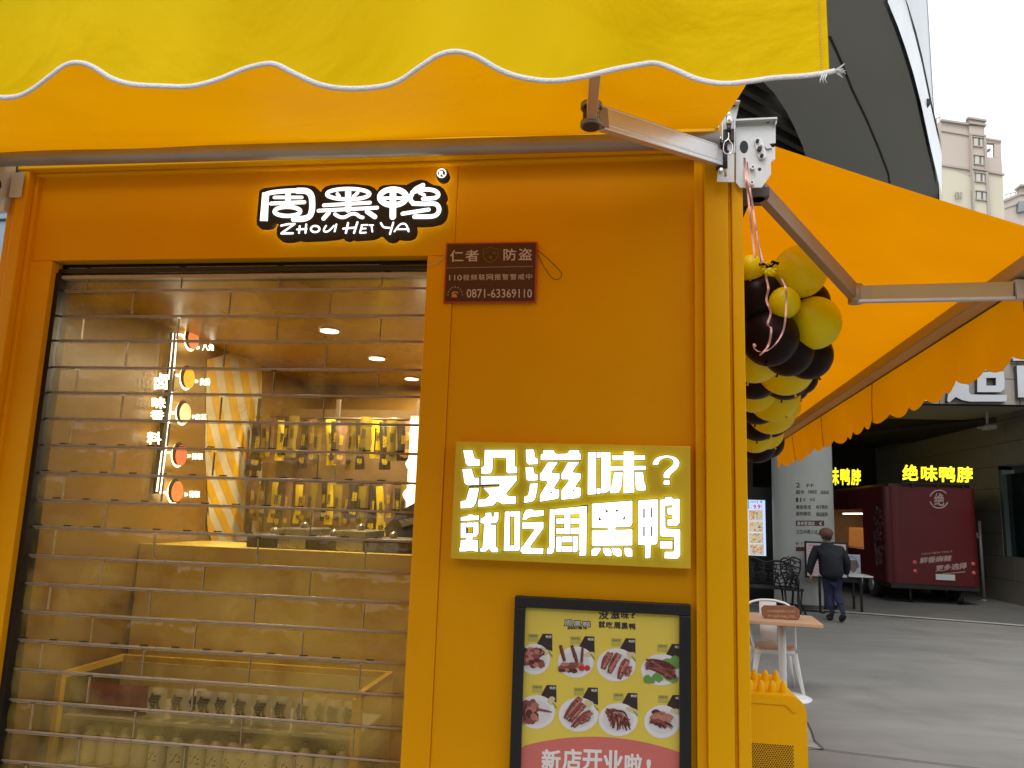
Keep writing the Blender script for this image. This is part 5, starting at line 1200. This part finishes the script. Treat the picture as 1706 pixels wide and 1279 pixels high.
# white metal chair
chr_=thing('metal_chair','white metal cafe chair with wooden seat behind the small table','chair')
sp=PZ(1294,1080,.45); cx_,cy_=sp.x,sp.y+.03
def L(x,y,z): return Vector((cx_+x*1.16,cy_+y,z))
c=MB().use(WOOD); 
seat=[]
for i in range(28):
    a=2*math.pi*i/28; seat.append(L(.18*(abs(math.cos(a))**.45)*(1 if math.cos(a)>0 else -1),.19+.19*(abs(math.sin(a))**.45)*(1 if math.sin(a)>0 else -1),.45))
c.prism(seat,(0,0,-.022)); ob('seat',c,parent=chr_)
c=MB().use(WHITE); c.prism([L((p.x-cx_)/1.16*.96,(p.y-cy_-.19)*.96+.19,.427) for p in seat],(0,0,-.03)); c.beam(L(-.15,.19,.38),L(.15,.19,.38),.02,.05); ob('seat_pan',c,parent=chr_)
for sx in (-1,1):
    for fy in (0,1):
        m=MB().use(WHITE); t0=L(sx*.15,.03+fy*.32,.40); t1=L(sx*.215,-.05+fy*.48,.0)
        m.tube([t0,(t0+t1)/2+Vector((0,0,0)),t1],[.034,.022,.014],10,flat=.6); ob('leg',m,parent=chr_)
c=MB().use(WHITE); ar=[(-.17,.06,.43),(-.19,.18,.58),(-.205,.30,.76),(-.17,.37,.83),(-.08,.40,.862),(0,.405,.868),(.08,.40,.862),(.17,.37,.83),(.205,.30,.76),(.19,.18,.58),(.17,.06,.43)]
c.tube([L(*p) for p in cr(ar,5)],.012,10); ob('back_frame',c,parent=chr_)
c=MB().use(WHITE); c.add([L(-.07,.375,.45),L(.07,.375,.45),L(.075,.402,.86),L(-.075,.402,.86)],[(0,1,2,3)]); c.add([L(-.055,.37,.47),L(.055,.37,.47),L(.06,.397,.84),L(-.06,.397,.84)],[(0,1,2,3)]); ob('back_splat',c,parent=chr_)
# iron bench & chair
IRON=mat('cast_iron',(.030,.030,.030),.4,.5,.2,20)
def curl(mb,fn,cu,cv,r,turns=1.4,rt=.010,s=1,n=18):
    P=[]
    for i in range(n+1):
        t=i/n; a=t*turns*2*math.pi; P.append(fn(cu+s*r*(1-t*.75)*math.cos(a),cv+r*(1-t*.75)*math.sin(a)))
    mb.tube(P,rt,6)
bn=thing('iron_bench','black ornate cast iron bench beside the pale column','bench')
bp0=G(1262,1020); by=bp0.y; bx1=PY(1330,990,by).x; bx0=bx1-1.5
f=lambda u,v:Vector((bx0+u,by+.45+.06*v,.45+v))
c=MB().use(IRON); 
for i in range(7):
    u=.11+i*.21; curl(c,f,u,.18,.095,1.5,.012,1 if i%2 else -1); curl(c,f,u,.36,.075,1.4,.011,-1 if i%2 else 1); c.tube([f(u,0),f(u+.04,.2),f(u,.46)],.011,6)
    for k in range(5): c.tube([f(u-.1,.05+k*.09),f(u,.09+k*.08),f(u+.1,.04+k*.09)],.010,6)
c.tube([f(0,0),f(1.5,0)],.018,8); c.tube(cr([tuple(f(u,v)) for u,v in ((0,.1),(.02,.38),(.25,.47),(.5,.44),(.75,.52),(1.0,.44),(1.25,.47),(1.48,.38),(1.5,.1))],5),.02,8); ob('backrest',c,parent=bn)
c=MB().use(IRON)
for k in range(9): c.box((bx0,by+k*.052,.43),(bx0+1.5,by+k*.052+.03,.45))
c.box((bx0,by-.01,.415),(bx0+.04,by+.47,.45)); c.box((bx0+1.46,by-.01,.415),(bx0+1.5,by+.47,.45)); ob('seat',c,parent=bn)
for s in (0,1):
    x=bx0+s*1.5
    for yy,dy in ((0,-.08),(.44,.10)):
        m=MB().use(IRON); m.tube([tuple(p) for p in cr([(x,by+yy,.44),(x,by+yy+dy*.2,.28),(x,by+yy+dy*.9,.12),(x,by+yy+dy,0.01)],5)],.022,8); ob('leg',m,parent=bn)
    m=MB().use(IRON); m.tube(cr([(x,by+.02,.45),(x,by-.03,.55),(x,by+.02,.66),(x,by+.18,.69),(x,by+.35,.66),(x,by+.46,.70)],5),.022,8); curl(m,lambda u,v:Vector((x,by+u,.45+v)),.15,.11,.08,1.4,.012); ob('armrest',m,parent=bn)
ic=thing('iron_chair','black lattice-backed cast iron chair between the bench and the menu easel','chair')
ip_=G(1322,1024); ix,iy=ip_.x,ip_.y
fx2=lambda u,v:Vector((ix+.02+u*.92+.12*v*.3,iy+.28+.10*v+u*.15,.45+v))
c=MB().use(IRON); rnd=random.Random(3)
edge=[(-.10,0),(-.13,.15),(-.20,.32),(-.19,.50),(-.10,.545),(-.04,.52),(.04,.56),(.12,.545),(.20,.50),(.19,.32),(.12,.15),(.10,0)]
c.tube([fx2(*p) for p in cr(edge,4)],.017,8)
for i in range(5):
    v=.06+i*.1; wv_=.11+.09*min(1,v/.35)
    c.tube([fx2(-wv_,v),fx2(0,v+.06),fx2(wv_,v)],.012,6); c.tube([fx2(-wv_*.5,v-.04),fx2(wv_*.1,v+.05),fx2(-wv_*.3,v+.12)],.012,6); c.tube([fx2(wv_*.6,v-.02),fx2(wv_*.15,v+.04),fx2(wv_*.5,v+.11)],.012,6)
c.tube([fx2(0,0),fx2(.02,.25),fx2(0,.52)],.014,6); ob('backrest',c,parent=ic)
c=MB().use(IRON); c.tube([(ix,iy+.1,.43),(ix,iy+.1,.455)],.22,20); ob('seat',c,parent=ic)
for sx in (-1,1):
    for sy in (-1,1): m=MB().use(IRON); m.tube([(ix+sx*.15,iy+.1+sy*.14,.44),(ix+sx*.13,iy+.1+sy*.13,.22),(ix+sx*.2,iy+.1+sy*.2,.01)],[.02,.016,.018],8); ob('leg',m,parent=ic)
for sx in (-1,): m=MB().use(IRON); m.tube(cr([(ix+sx*.22,iy-.02,.46),(ix+sx*.25,iy-.05,.58),(ix+sx*.25,iy+.1,.67),(ix+sx*.19,iy+.32,.72)],5),.015,8); ob('armrest',m,parent=ic)
# menu easel
YE=13.45
es=thing('menu_easel','black framed pink menu board on a floor stand behind the walking person','sign')
e=[PY(x,y,YE) for x,y in ((1340,901),(1412,901),(1412,965),(1341,962))]
ex0,ex1=e[0].x,e[1].x; ez1,ez0=e[0].z,e[3].z
c=MB().use(BLACK).box((ex0,YE,ez0),(ex1,YE+.03,ez1)); ob('frame',c,parent=es,bevel=.004)
c=MB().use(mat('menu_pink',(.62,.50,.50),.5,0,.03,4)).box((ex0+.035,YE-.004,ez0+.035),(ex1-.035,YE-.001,ez1-.035)); c.use(mat('menu_red',(.45,.13,.15),.5,0,0))
hh=ez1-ez0; letters(c,'招牌菜单',rectq(ex0+.07,ez1-.06,ex0+.33,ez1-.10),lambda x,z:Vector((x,YE-.006,z)),.02)
for i in range(9): z=ez1-.14-i*.055; c.box((ex0+.05,YE-.0055,z),(ex0+.05+random.uniform(.2,.3),YE-.0045,z+.008)); c.box((ex0+.45,YE-.0055,z),(ex0+.45+random.uniform(.15,.26),YE-.0045,z+.008))
ob('menu_sheet',c,parent=es)
c=MB().use(BLACK); px_=PY(1366,980,YE).x; c.box((px_-.022,YE+.005,.02),(px_+.022,YE+.035,ez0)); c.box((px_-.33,YE-.02,.0),(px_+.28,YE+.06,.025)); c.box((px_-.03,YE-.22,0.0),(px_+.03,YE-.02,.024)); ob('stand',c,parent=es)
# white topped table with display
wt=thing('side_table','white-topped table with dark legs beside the red trailer','table')
yw=G(1436,1020).y-.05; b=PY(1455,960,yw); TZ=b.z
c=MB().use(mat('table_white',(.72,.72,.68),.3,0,.02,4)).box((b.x-.95,yw,TZ-.03),(b.x,yw+.6,TZ)); ob('table_top',c,parent=wt,bevel=.004)
for x in (b.x-.90,b.x-.24):
    for y in (yw+.03,yw+.53): c=MB().use(BLACK).box((x,y,0),(x+.04,y+.04,TZ-.031)); ob('leg',c,parent=wt)
c=MB().use(BLACKM).box((b.x-.90,yw+.08,TZ-.14),(b.x-.20,yw+.10,TZ-.031)); ob('apron',c,parent=wt)
c=MB().use(mat('poster_blueish',(.40,.44,.50),.5,0,.25,6)); p=PY(1418,935,yw+.5); c.box((p.x-.14,yw+.45,TZ+.001),(p.x+.16,yw+.47,TZ+.38)); c.use(mat('dish_dark',(.14,.10,.08),.5,0,.3,9))
c.add([Vector((p.x+.02+.10*math.cos(t),yw+.448,TZ+.17+.12*math.sin(t)*(1+.2*math.sin(3*t)))) for t in [2*math.pi*i/24 for i in range(24)]][::-1],[tuple(range(24))]); c.use(mat('arc_blue',(.16,.22,.40),.5,0,0)); c.tube([(p.x+.0+.13*math.cos(t),yw+.448,TZ+.12+.22*math.sin(t)) for t in [math.pi*i/14*.9 for i in range(15)]],.008,6)
tag(ob('counter_poster',c),'small blue grey food poster standing on the white-topped table','poster')
# digital price screen
YSc=15.0
ds=thing('price_screen','tall lit price display reading 9.9 in the dark corner by the column','screen')
s=[PY(x,y,YSc) for x,y in ((1236,832),(1274,832),(1277,926),(1238,926))]
sx1=(s[1].x+s[2].x)/2; sx0=sx1-(s[1].x-PY(1240,832,YSc).x)-.05; sz1=s[0].z; sz0=s[2].z
c=MB().use(BLACK).box((sx0-.25,YSc+.02,.02),(sx1+.20,YSc+.25,sz1+.28)); ob('cabinet',c,parent=ds,bevel=.01)
c=MB().use(emis('screen_bluewhite',(.50,.60,.95),.75)).box((sx0,YSc,sz0),(sx1,YSc+.02,sz1)); ob('screen_face',c,parent=ds)
c=MB().use(mat('screen_magenta',(.4,.02,.10),.5,emit=(.42,.02,.10),es=.7,var=0)); fs_=lambda u,v:PY(1240+u/10.667,820+v/10.667,YSc-.004)
letters(c,'9.9',rectq(158,215,288,298),fs_,.03); letters(c,'元',rectq(296,225,318,295),fs_,.02)
c.use(mat('screen_grey',(.15,.15,.2),.5,emit=(.12,.13,.2),es=.6,var=0)); letters(c,'超值套餐',rectq(105,145,215,190),fs_,.0); letters(c,'1',rectq(232,145,245,198),fs_,.0); letters(c,'单人',rectq(108,220,148,240),fs_,.0); letters(c,'份',rectq(110,255,140,290),fs_,.0)
c.use(mat('screen_green',(.1,.3,.25),.5,emit=(.12,.32,.28),es=.7,var=0)); c.quad(*[fs_(u,v) for u,v in ((62,140),(86,140),(90,298),(66,298))])
c.add([fs_(*p) for p in ((300,140),(328,168),(300,196),(272,168))],[(0,1,2,3)]); ob('price_text',c,parent=ds)
foods=[mat('food_%d'%i,cl,.5,emit=cl,es=.55,var=.3,scale=18) for i,cl in enumerate(((.55,.42,.18),(.50,.20,.22),(.60,.34,.12),(.22,.14,.10),(.55,.50,.38),(.30,.32,.12)))]
rnd=random.Random(5)
for k,(v0,v1) in enumerate(((312,505),(515,708),(718,910),(918,1115))):
    c=MB().use(foods[4]); o_=k*6; c.quad(*[fs_(u,v) for u,v in ((70+o_*.7,v0),(328+o_,v0),(332+o_,v1),(76+o_,v1))])
    for i in range(46):
        u=rnd.uniform(92+o_,312+o_); v=rnd.uniform(v0+18,v1-18); r_=rnd.uniform(8,24 if 130<u<280 else 15); r_=min(r_,v-v0,v1-v,u-72-o_*.8,330+o_-u); c.use(foods[rnd.choice((0,1,1,2,2,3,5,4))]); c.add([fs_(u+r_*1.3*math.cos(t)*rnd.uniform(.7,1),v+r_*math.sin(t)*rnd.uniform(.7,1))+Vector((0,-.001-.0003*i,0)) for t in [2*math.pi*j/9 for j in range(9)]],[tuple(range(9))])
    ob('food_picture',c,parent=ds)
# red food trailer
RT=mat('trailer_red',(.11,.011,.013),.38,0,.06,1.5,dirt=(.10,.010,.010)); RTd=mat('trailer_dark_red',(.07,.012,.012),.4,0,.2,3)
tr_=thing('food_trailer','dark red rounded food trailer with yellow lit characters along its roof','food trailer')
rb=PZ(1635,985,.30); ytr=PZ(1560,972,.45).y
tx0=PY(1478,900,ytr).x; tx1=PY(1632,900,ytr).x; tz0=.42; tz1=PY(1555,812,ytr).z; TL=6.2
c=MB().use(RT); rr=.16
prof=[]
for (cx2,cy2,a0) in ((tx1-rr,ytr+rr,-90),(tx1-rr,ytr+TL-rr,0),(tx0+rr*1.6,ytr+TL-rr*1.6,90),(tx0+rr*1.6,ytr+rr*1.6,180)):
    q=rr*1.6 if cx2<tx0+rr*2 else rr
    for i in range(8): a=R(a0+90*i/7); prof.append((cx2+q*math.cos(a),cy2+q*math.sin(a)))
k=len(prof); n_=12
# leave a serving hatch in the left side
wy0=PX(1438,880,tx0).y; wy1=min(PX(1386,880,tx0).y,ytr+5.6); wz0_=PX(1420,912,tx0).z; wz1_=PX(1420,848,tx0).z
def wallq(mb,i,za,zb): a=prof[i]; b=prof[(i+1)%k]; mb.add([(a[0],a[1],za),(b[0],b[1],za),(b[0],b[1],zb),(a[0],a[1],zb)],[(0,1,2,3)],True)
for i in range(k):
    a=prof[i]; b=prof[(i+1)%k]
    if abs(a[0]-tx0)<.02 and abs(b[0]-tx0)<.02 and abs(a[1]-b[1])>1:
        yA,yB=max(a[1],b[1]),min(a[1],b[1])
        for (p,q,za,zb) in ((yA,wy1,tz0,tz1),(wy0,yB,tz0,tz1),(wy1,wy0,tz0,wz0_),(wy1,wy0,wz1_,tz1)): c.quad((tx0,p,za),(tx0,q,za),(tx0,q,zb),(tx0,p,zb))
    else: wallq(c,i,tz0,tz1)
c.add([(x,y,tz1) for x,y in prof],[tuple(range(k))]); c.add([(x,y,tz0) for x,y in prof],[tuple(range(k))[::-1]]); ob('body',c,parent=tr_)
c=MB().use(DARKM); c.box((tx0+.05,ytr+.02,tz0-.10),(tx1-.05,ytr+TL-.1,tz0-.003)); ob('chassis',c,parent=tr_); c=MB().use(RTd).box((tx0+.1,ytr+.06,tz1+.001),(tx1-.1,ytr+TL-.3,tz1+.07)); ob('roof_cap',c,parent=tr_)
c=MB().use(mat('hatch_inner',(.50,.36,.20),.5,0,.2,2)); c.box((tx0+1.4,wy0-.3,wz0_-.1),(tx0+1.42,wy1+.3,wz1_+.1)); c.box((tx0+.05,wy1+.28,wz0_-.1),(tx0+1.4,wy1+.3,wz1_+.1)); c.use(STL).box((tx0+.02,wy0,wz0_-.05),(tx0+1.4,wy1+.2,wz0_-.01))
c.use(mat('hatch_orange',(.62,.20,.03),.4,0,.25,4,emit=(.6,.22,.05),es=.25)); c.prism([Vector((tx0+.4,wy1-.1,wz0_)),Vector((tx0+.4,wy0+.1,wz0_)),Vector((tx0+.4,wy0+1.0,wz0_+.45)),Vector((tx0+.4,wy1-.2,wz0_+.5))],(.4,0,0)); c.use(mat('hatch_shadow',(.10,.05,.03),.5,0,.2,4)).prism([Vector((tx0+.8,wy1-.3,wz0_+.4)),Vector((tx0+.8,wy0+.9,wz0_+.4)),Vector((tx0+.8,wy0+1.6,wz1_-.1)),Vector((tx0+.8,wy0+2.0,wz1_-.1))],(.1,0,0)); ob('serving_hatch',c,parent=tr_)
c=MB().use(emis('hatch_lamp',(1,.85,.6),5)); c.box((tx0+.25,wy0+.2,wz1_-.12),(tx0+.29,wy1-.2,wz1_-.09)); ob('hatch_lamp',c,parent=tr_)
LITY=emis('trailer_sign_lit',(1,.80,.02),1.15)
c=MB()
tf=lambda u,v,d=0:PY(1440+u/4.921,760+v/4.921,ytr-.06-d)
c.use(LITY)
for ch_,a in (('绝',(312,68,442,200)),('味',(464,75,600,205)),('鸭',(612,82,745,212)),('脖',(758,85,888,215))): letters(c,ch_,rectq(*a),tf,.03)
ob('lit_lettering',c,parent=tr_)
c=MB().use(BLACKM); p0=tf(300,55,-.02);p1=tf(900,228,-.02); c.box((p0.x,ytr-.035,tz1+.071),(p1.x,ytr-.03+.06,tz1+.10)); 
for t in (.15,.5,.85): x=p0.x+(p1.x-p0.x)*t; c.box((x-.015,ytr-.03,tz1-.02),(x+.015,ytr,p0.z-.1))
ob('sign_rail',c,parent=tr_)
c=MB().use(LITY)
side_f=lambda u,v:PX(u,v,tx0-.06)
for i,ch_ in enumerate('绝味鸭脖'):
    xs_=[(1362,1381),(1381,1398),(1400,1416),(1418,1434)][i]; letters(c,ch_,rectq(xs_[0],781-(3-i)*1.2,xs_[1],808),side_f,.03)
ob('lit_lettering',c,parent=tr_)
LOGOC=mat('trailer_logo',(.42,.30,.26),.5,0,.1,10)
c=MB().use(LOGOC); 
for (a0,a1,rr_) in ((20,165,75),(195,330,75)):
    P=[tf(612+rr_*math.cos(R(a)),352+rr_*.98*math.sin(R(a)),-.054) for a in range(a0,a1,8)]; c.tube(P,.018,5,flat=.3)
letters(c,'绝',rectq(572,300,655,405),lambda u,v:tf(u,v,-.053),.02)
ob('rear_emblem',c,parent=tr_); c=MB().use(LOGOC); letters(c,'鲜香麻辣',((458,828),(720,808),(712,860),(452,880)),lambda u,v:tf(u,v,-.053),.035)
letters(c,'更多选择',((590,895),(845,868),(838,922),(582,945)),lambda u,v:tf(u,v,-.053),.035)
letters(c,'NEW NEW MALA',((470,795),(725,770),(722,785),(468,808)),lambda u,v:tf(u,v,-.053),.01)
c.add([tf(u,v,-.053) for u,v in ((640,962),(830,942),(828,950),(640,968))],[(0,1,2,3)]); ob('rear_lettering',c,parent=tr_)
c=MB().use(mat('plate_pale',(.60,.62,.60),.4,0,.03,5)); c.box(tf(586,965,-.03),tf(742,1018,-.052)); ob('number_plate',c,parent=tr_)
RL=mat('lamp_red',(.55,.10,.08),.25,0,0)
for u,v in ((413,870),(418,942),(893,884),(898,957)): k_=MB().use(RL); p=tf(u,v,-.055); k_.ball(p,.045,14,8,(1,.4,1)); ob('tail_lamp',k_,parent=tr_)
TY=mat('tyre_rubber',(.02,.02,.02),.8,0,.1,30)
for yy in (ytr+1.3,ytr+2.1):
    for x in (tx0+.02,tx1-.24):
        k_=MB().use(TY); k_.tube([(x,yy,.31),(x+.03,yy,.31),(x+.19,yy,.31),(x+.22,yy,.31)],[.28,.31,.31,.28],28); w1=ob('wheel',k_,parent=tr_)
        k_=MB().use(ALU); k_.tube([(x-.012,yy,.31),(x+.02,yy,.31)],[.16,.19],20); ob('rim',k_,parent=w1)
for x in (tx0+.5,tx1-.35):
    k_=MB().use(DARKM); k_.tube([(x,ytr+.2,.34),(x,ytr+.2,.02)],.03,10); k_.box((x-.07,ytr+.13,0),(x+.07,ytr+.27,.02)); ob('jack_leg',k_,parent=tr_)
c=MB().use(mat('mural_grey',(.12,.10,.09),.6,0,.4,5)); 
for i,(yy,zz_,r_) in enumerate(((ytr+.55,1.25,.42),(ytr+.5,1.8,.36),(ytr+.6,.9,.25))):
    for j in range(26):
        a=random.uniform(0,6.28); q=r_*random.uniform(.2,1); c.ball((tx0-.004,yy+q*math.cos(a),zz_+q*math.sin(a)),random.uniform(.03,.08),8,5,(.08,1,.7))
ob('side_pattern',c,parent=tr_)
# thin grey pole
pp0=G(1640,1001); c=MB().use(mat('pole_grey',(.30,.30,.28),.5,.2,.08,6)); hz=PY(1643,868,pp0.y).z; c.tube([(pp0.x,pp0.y,0),(pp0.x,pp0.y,hz)],.035,12); c.lathe([(.07,0),(.07,.02),(.036,.04)],(pp0.x,pp0.y,0),16)
c.box((pp0.x-.10,pp0.y-.03,hz*.78),(pp0.x,pp0.y+.03,hz*.80)); c.box((pp0.x-.11,pp0.y-.04,hz*.80),(pp0.x-.06,pp0.y+.04,hz*.85)); tag(ob('grey_pole',c),'thin grey pole standing at the right of the red trailer','pole')
# ---------------- person ----------------
JK=mat('jacket_black',(.007,.009,.014),.75,0,.15,12,.3,25); JE=mat('jeans_blue',(.016,.021,.060),.8,0,.25,14,.2,60); SK=mat('skin',(.32,.17,.11),.55,0,.05,20); HA=mat('hair_dark',(.02,.017,.015),.7,0,.2,60,.3,200); CP=mat('cap_brown',(.16,.075,.045),.8,0,.25,60); SHO=mat('shoe_dark',(.012,.012,.013),.6,0,.1,20)
pe=thing('person','person in black jacket, blue jeans and brown cap walking away past the column','person')
g_=G(1384,1034); YP_=g_.y
def skin(name,verts,edges,radii,m,parent,sub=2,root=0):
    me=bpy.data.meshes.new(name+'_s'); me.from_pydata(verts,edges,[]); o=bpy.data.objects.new(name+'_s',me); COL.objects.link(o)
    mo=o.modifiers.new('s','SKIN'); mo.use_smooth_shade=True
    for i,v in enumerate(me.skin_vertices[0].data):
        r=radii[i]; v.radius=(r,r) if not isinstance(r,tuple) else r; v.use_root=(i==root)
    s=o.modifiers.new('b','SUBSURF'); s.levels=sub; s.render_levels=sub
    bpy.context.view_layer.update(); dg=bpy.context.evaluated_depsgraph_get(); nm=bpy.data.meshes.new_from_object(o.evaluated_get(dg))
    bpy.data.objects.remove(o); nm.name=name; nm.materials.clear()
    for q in (m if isinstance(m,list) else [m]): nm.materials.append(q)
    nm.polygons.foreach_set('use_smooth',[True]*len(nm.polygons))
    n=bpy.data.objects.new(name,nm); COL.objects.link(n); n.parent=parent; return n
def W3(px,py,dy=0): return PY(px,py,YP_+dy)
pel=W3(1386,957); 
B_=[pel,W3(1384,940),W3(1381,920),W3(1379,910),W3(1378,904,-.0),W3(1377,896,-.02),W3(1377,888,-.03),
 W3(1361,915),W3(1354,932,.0),W3(1350,948,.02),W3(1351,958,.04),
 W3(1398,916),W3(1408,933,-.02),W3(1407,949,-.15),W3(1400,956,-.28),
 W3(1379,966),W3(1381,993,-.05),W3(1384,1018,.05),W3(1384,1029,.03),W3(1379,1033,-.20),
 W3(1393,966),W3(1393,990,-.10),W3(1401,1013,.38),W3(1404,1023,.50),W3(1400,1031,.34)]
E_=[(0,1),(1,2),(2,3),(3,4),(4,5),(5,6),(2,7),(7,8),(8,9),(9,10),(2,11),(11,12),(12,13),(13,14),(0,15),(15,16),(16,17),(17,18),(18,19),(0,20),(20,21),(21,22),(22,23),(23,24)]
# +Y points away from the camera: the person walks away, trailing foot is nearer
B_=[Vector((v.x,2*YP_-v.y,v.z)) if i>=12 else v for i,v in enumerate(B_)]
B_[19]=W3(1381,1031,.17); B_[18]=W3(1384,1028,.0); B_[16]=W3(1381,993,.06)
B_[21]=W3(1394,990,.04); B_[22]=W3(1402,1013,-.20); B_[23]=W3(1405,1022,-.26); B_[24]=W3(1402,1032,-.12)
r=[.12,.11,.11,.07,.055,.085,.08,.065,.05,.04,.03,.065,.05,.04,.03,.095,.06,.045,.04,.035,.095,.06,.045,.04,.035]
bd=skin('body',B_,E_,r,[SK,JE,SHO,JK],pe)
nz_=W3(1378,905).z; zk=pel.z+.02; zsh_=.13
for p in bd.data.polygons:
    z=p.center.z; p.material_index=1 if zsh_<z<zk else (2 if z<=zsh_ else (0 if z>nz_ else 3))
# trousers over the legs
T_=[pel,B_[15]+Vector((.0,0,0)),B_[16],B_[17]+Vector((0,0,.03)),B_[20],B_[21],B_[22]+Vector((0,0,.03))]
skin('trousers',T_,[(0,1),(1,2),(2,3),(0,4),(4,5),(5,6)],[.150,.112,.080,.070,.112,.080,.072],JE,pe)
J=[W3(1385,966),W3(1385,948),W3(1383,930),W3(1380,917),W3(1378,908),W3(1360,916),W3(1353,933),W3(1349,949,.02),W3(1350,955,.03),W3(1400,917),W3(1410,934,.0),W3(1411,950,.08),W3(1408,957,.14)]
skin('jacket',J,[(0,1),(1,2),(2,3),(3,4),(3,5),(5,6),(6,7),(7,8),(3,9),(9,10),(10,11),(11,12)],[(.33,.21),(.33,.21),(.31,.20),(.23,.17),.10,.095,.078,.062,.055,.095,.08,.065,.055],JK,pe)
hd=MB().use(JK); hc=W3(1379,911,-.06); hd.ball(hc,.12,18,10,(1.15,.6,.65)); ob('hood',hd,parent=pe)
hx=W3(1377,893); h=MB().use(HA); h.ball(hx+Vector((0,-.01,-.005)),.092,20,14,(.92,1.05,1.05)); ob('hair',h,parent=pe)
h=MB().use(CP); hc=hx+Vector((-.005,.0,.055)); h.ball(hc,.118,22,12,(1.0,1.1,.80)); h.lathe([(.108,-.015),(.112,-.005),(.106,.006)],hc,22)
h.prism([hc+Vector(p) for p in ((-.12,.02,-.02),(-.15,.10,-.03),(-.09,.17,-.035),(.0,.17,-.035),(.02,.08,-.02))],(0,0,.012)); ob('cap',h,parent=pe)
for sx in (-1,1): h=MB().use(SK); h.ball(hx+Vector((sx*.085,0,-.01)),.03,10,8,(.4,.8,1.1)); ob('ear',h,parent=pe)
for a_,b_,up_ in ((18,19,0),(23,24,0)):
    h=MB().use(SHO); p0,p1=B_[a_],B_[b_]; mid=(p0+p1)/2; d_=(p1-p0); d_=Vector((d_.x,d_.y,0)); an=math.atan2(d_.y,d_.x)
    rot=Matrix.Rotation(an,3,'Z')@(Matrix.Rotation(R(28),3,'Y') if a_==23 else Matrix.Identity(3)); h.ball(Vector((mid.x,mid.y,max(.052,mid.z-.02))),.14,18,10,(1.0,.40,.36),rot); ob('shoe',h,parent=pe)
# hand with fingers (left of picture)
wr=W3(1350,957,.03); hv=[wr,wr+Vector((.005,.0,-.05)),wr+Vector((.01,0,-.085))]; he=[(0,1),(1,2)]; hr=[.027,(.036,.018),(.036,.018)]
for i in range(4):
    b0=wr+Vector((-.02+i*.016,.004*i,-.09)); b1=b0+Vector((.004,.008,-.035+(.004 if i in(0,3) else 0))); b2=b1+Vector((.010,.014,-.024)); k_=len(hv); hv+=[b0,b1,b2]; he+=[(2,k_),(k_,k_+1),(k_+1,k_+2)]; hr+=[.010,.0095,.008]
k_=len(hv); hv+=[wr+Vector((.038,.0,-.05)),wr+Vector((.052,.005,-.085))]; he+=[(1,k_),(k_,k_+1)]; hr+=[.012,.009]
skin('hand',hv,he,hr,SK,pe)
wr=B_[14]
hv=[wr,wr+Vector((-.02,.05,-.01)),wr+Vector((-.03,.08,-.01))]; he=[(0,1),(1,2)]; hr=[.027,.03,.03]
for i in range(4): b0=wr+Vector((-.03,.085,.02-i*.016)); k_=len(hv); hv+=[b0,b0+Vector((-.01,.035,-.004)),b0+Vector((-.03,.045,-.008))]; he+=[(2,k_),(k_,k_+1),(k_+1,k_+2)]; hr+=[.010,.0095,.008]
k_=len(hv); hv+=[wr+Vector((-.035,.05,.03)),wr+Vector((-.05,.075,.04))]; he+=[(1,k_),(k_,k_+1)]; hr+=[.012,.009]
skin('hand',hv,he,hr,SK,pe)
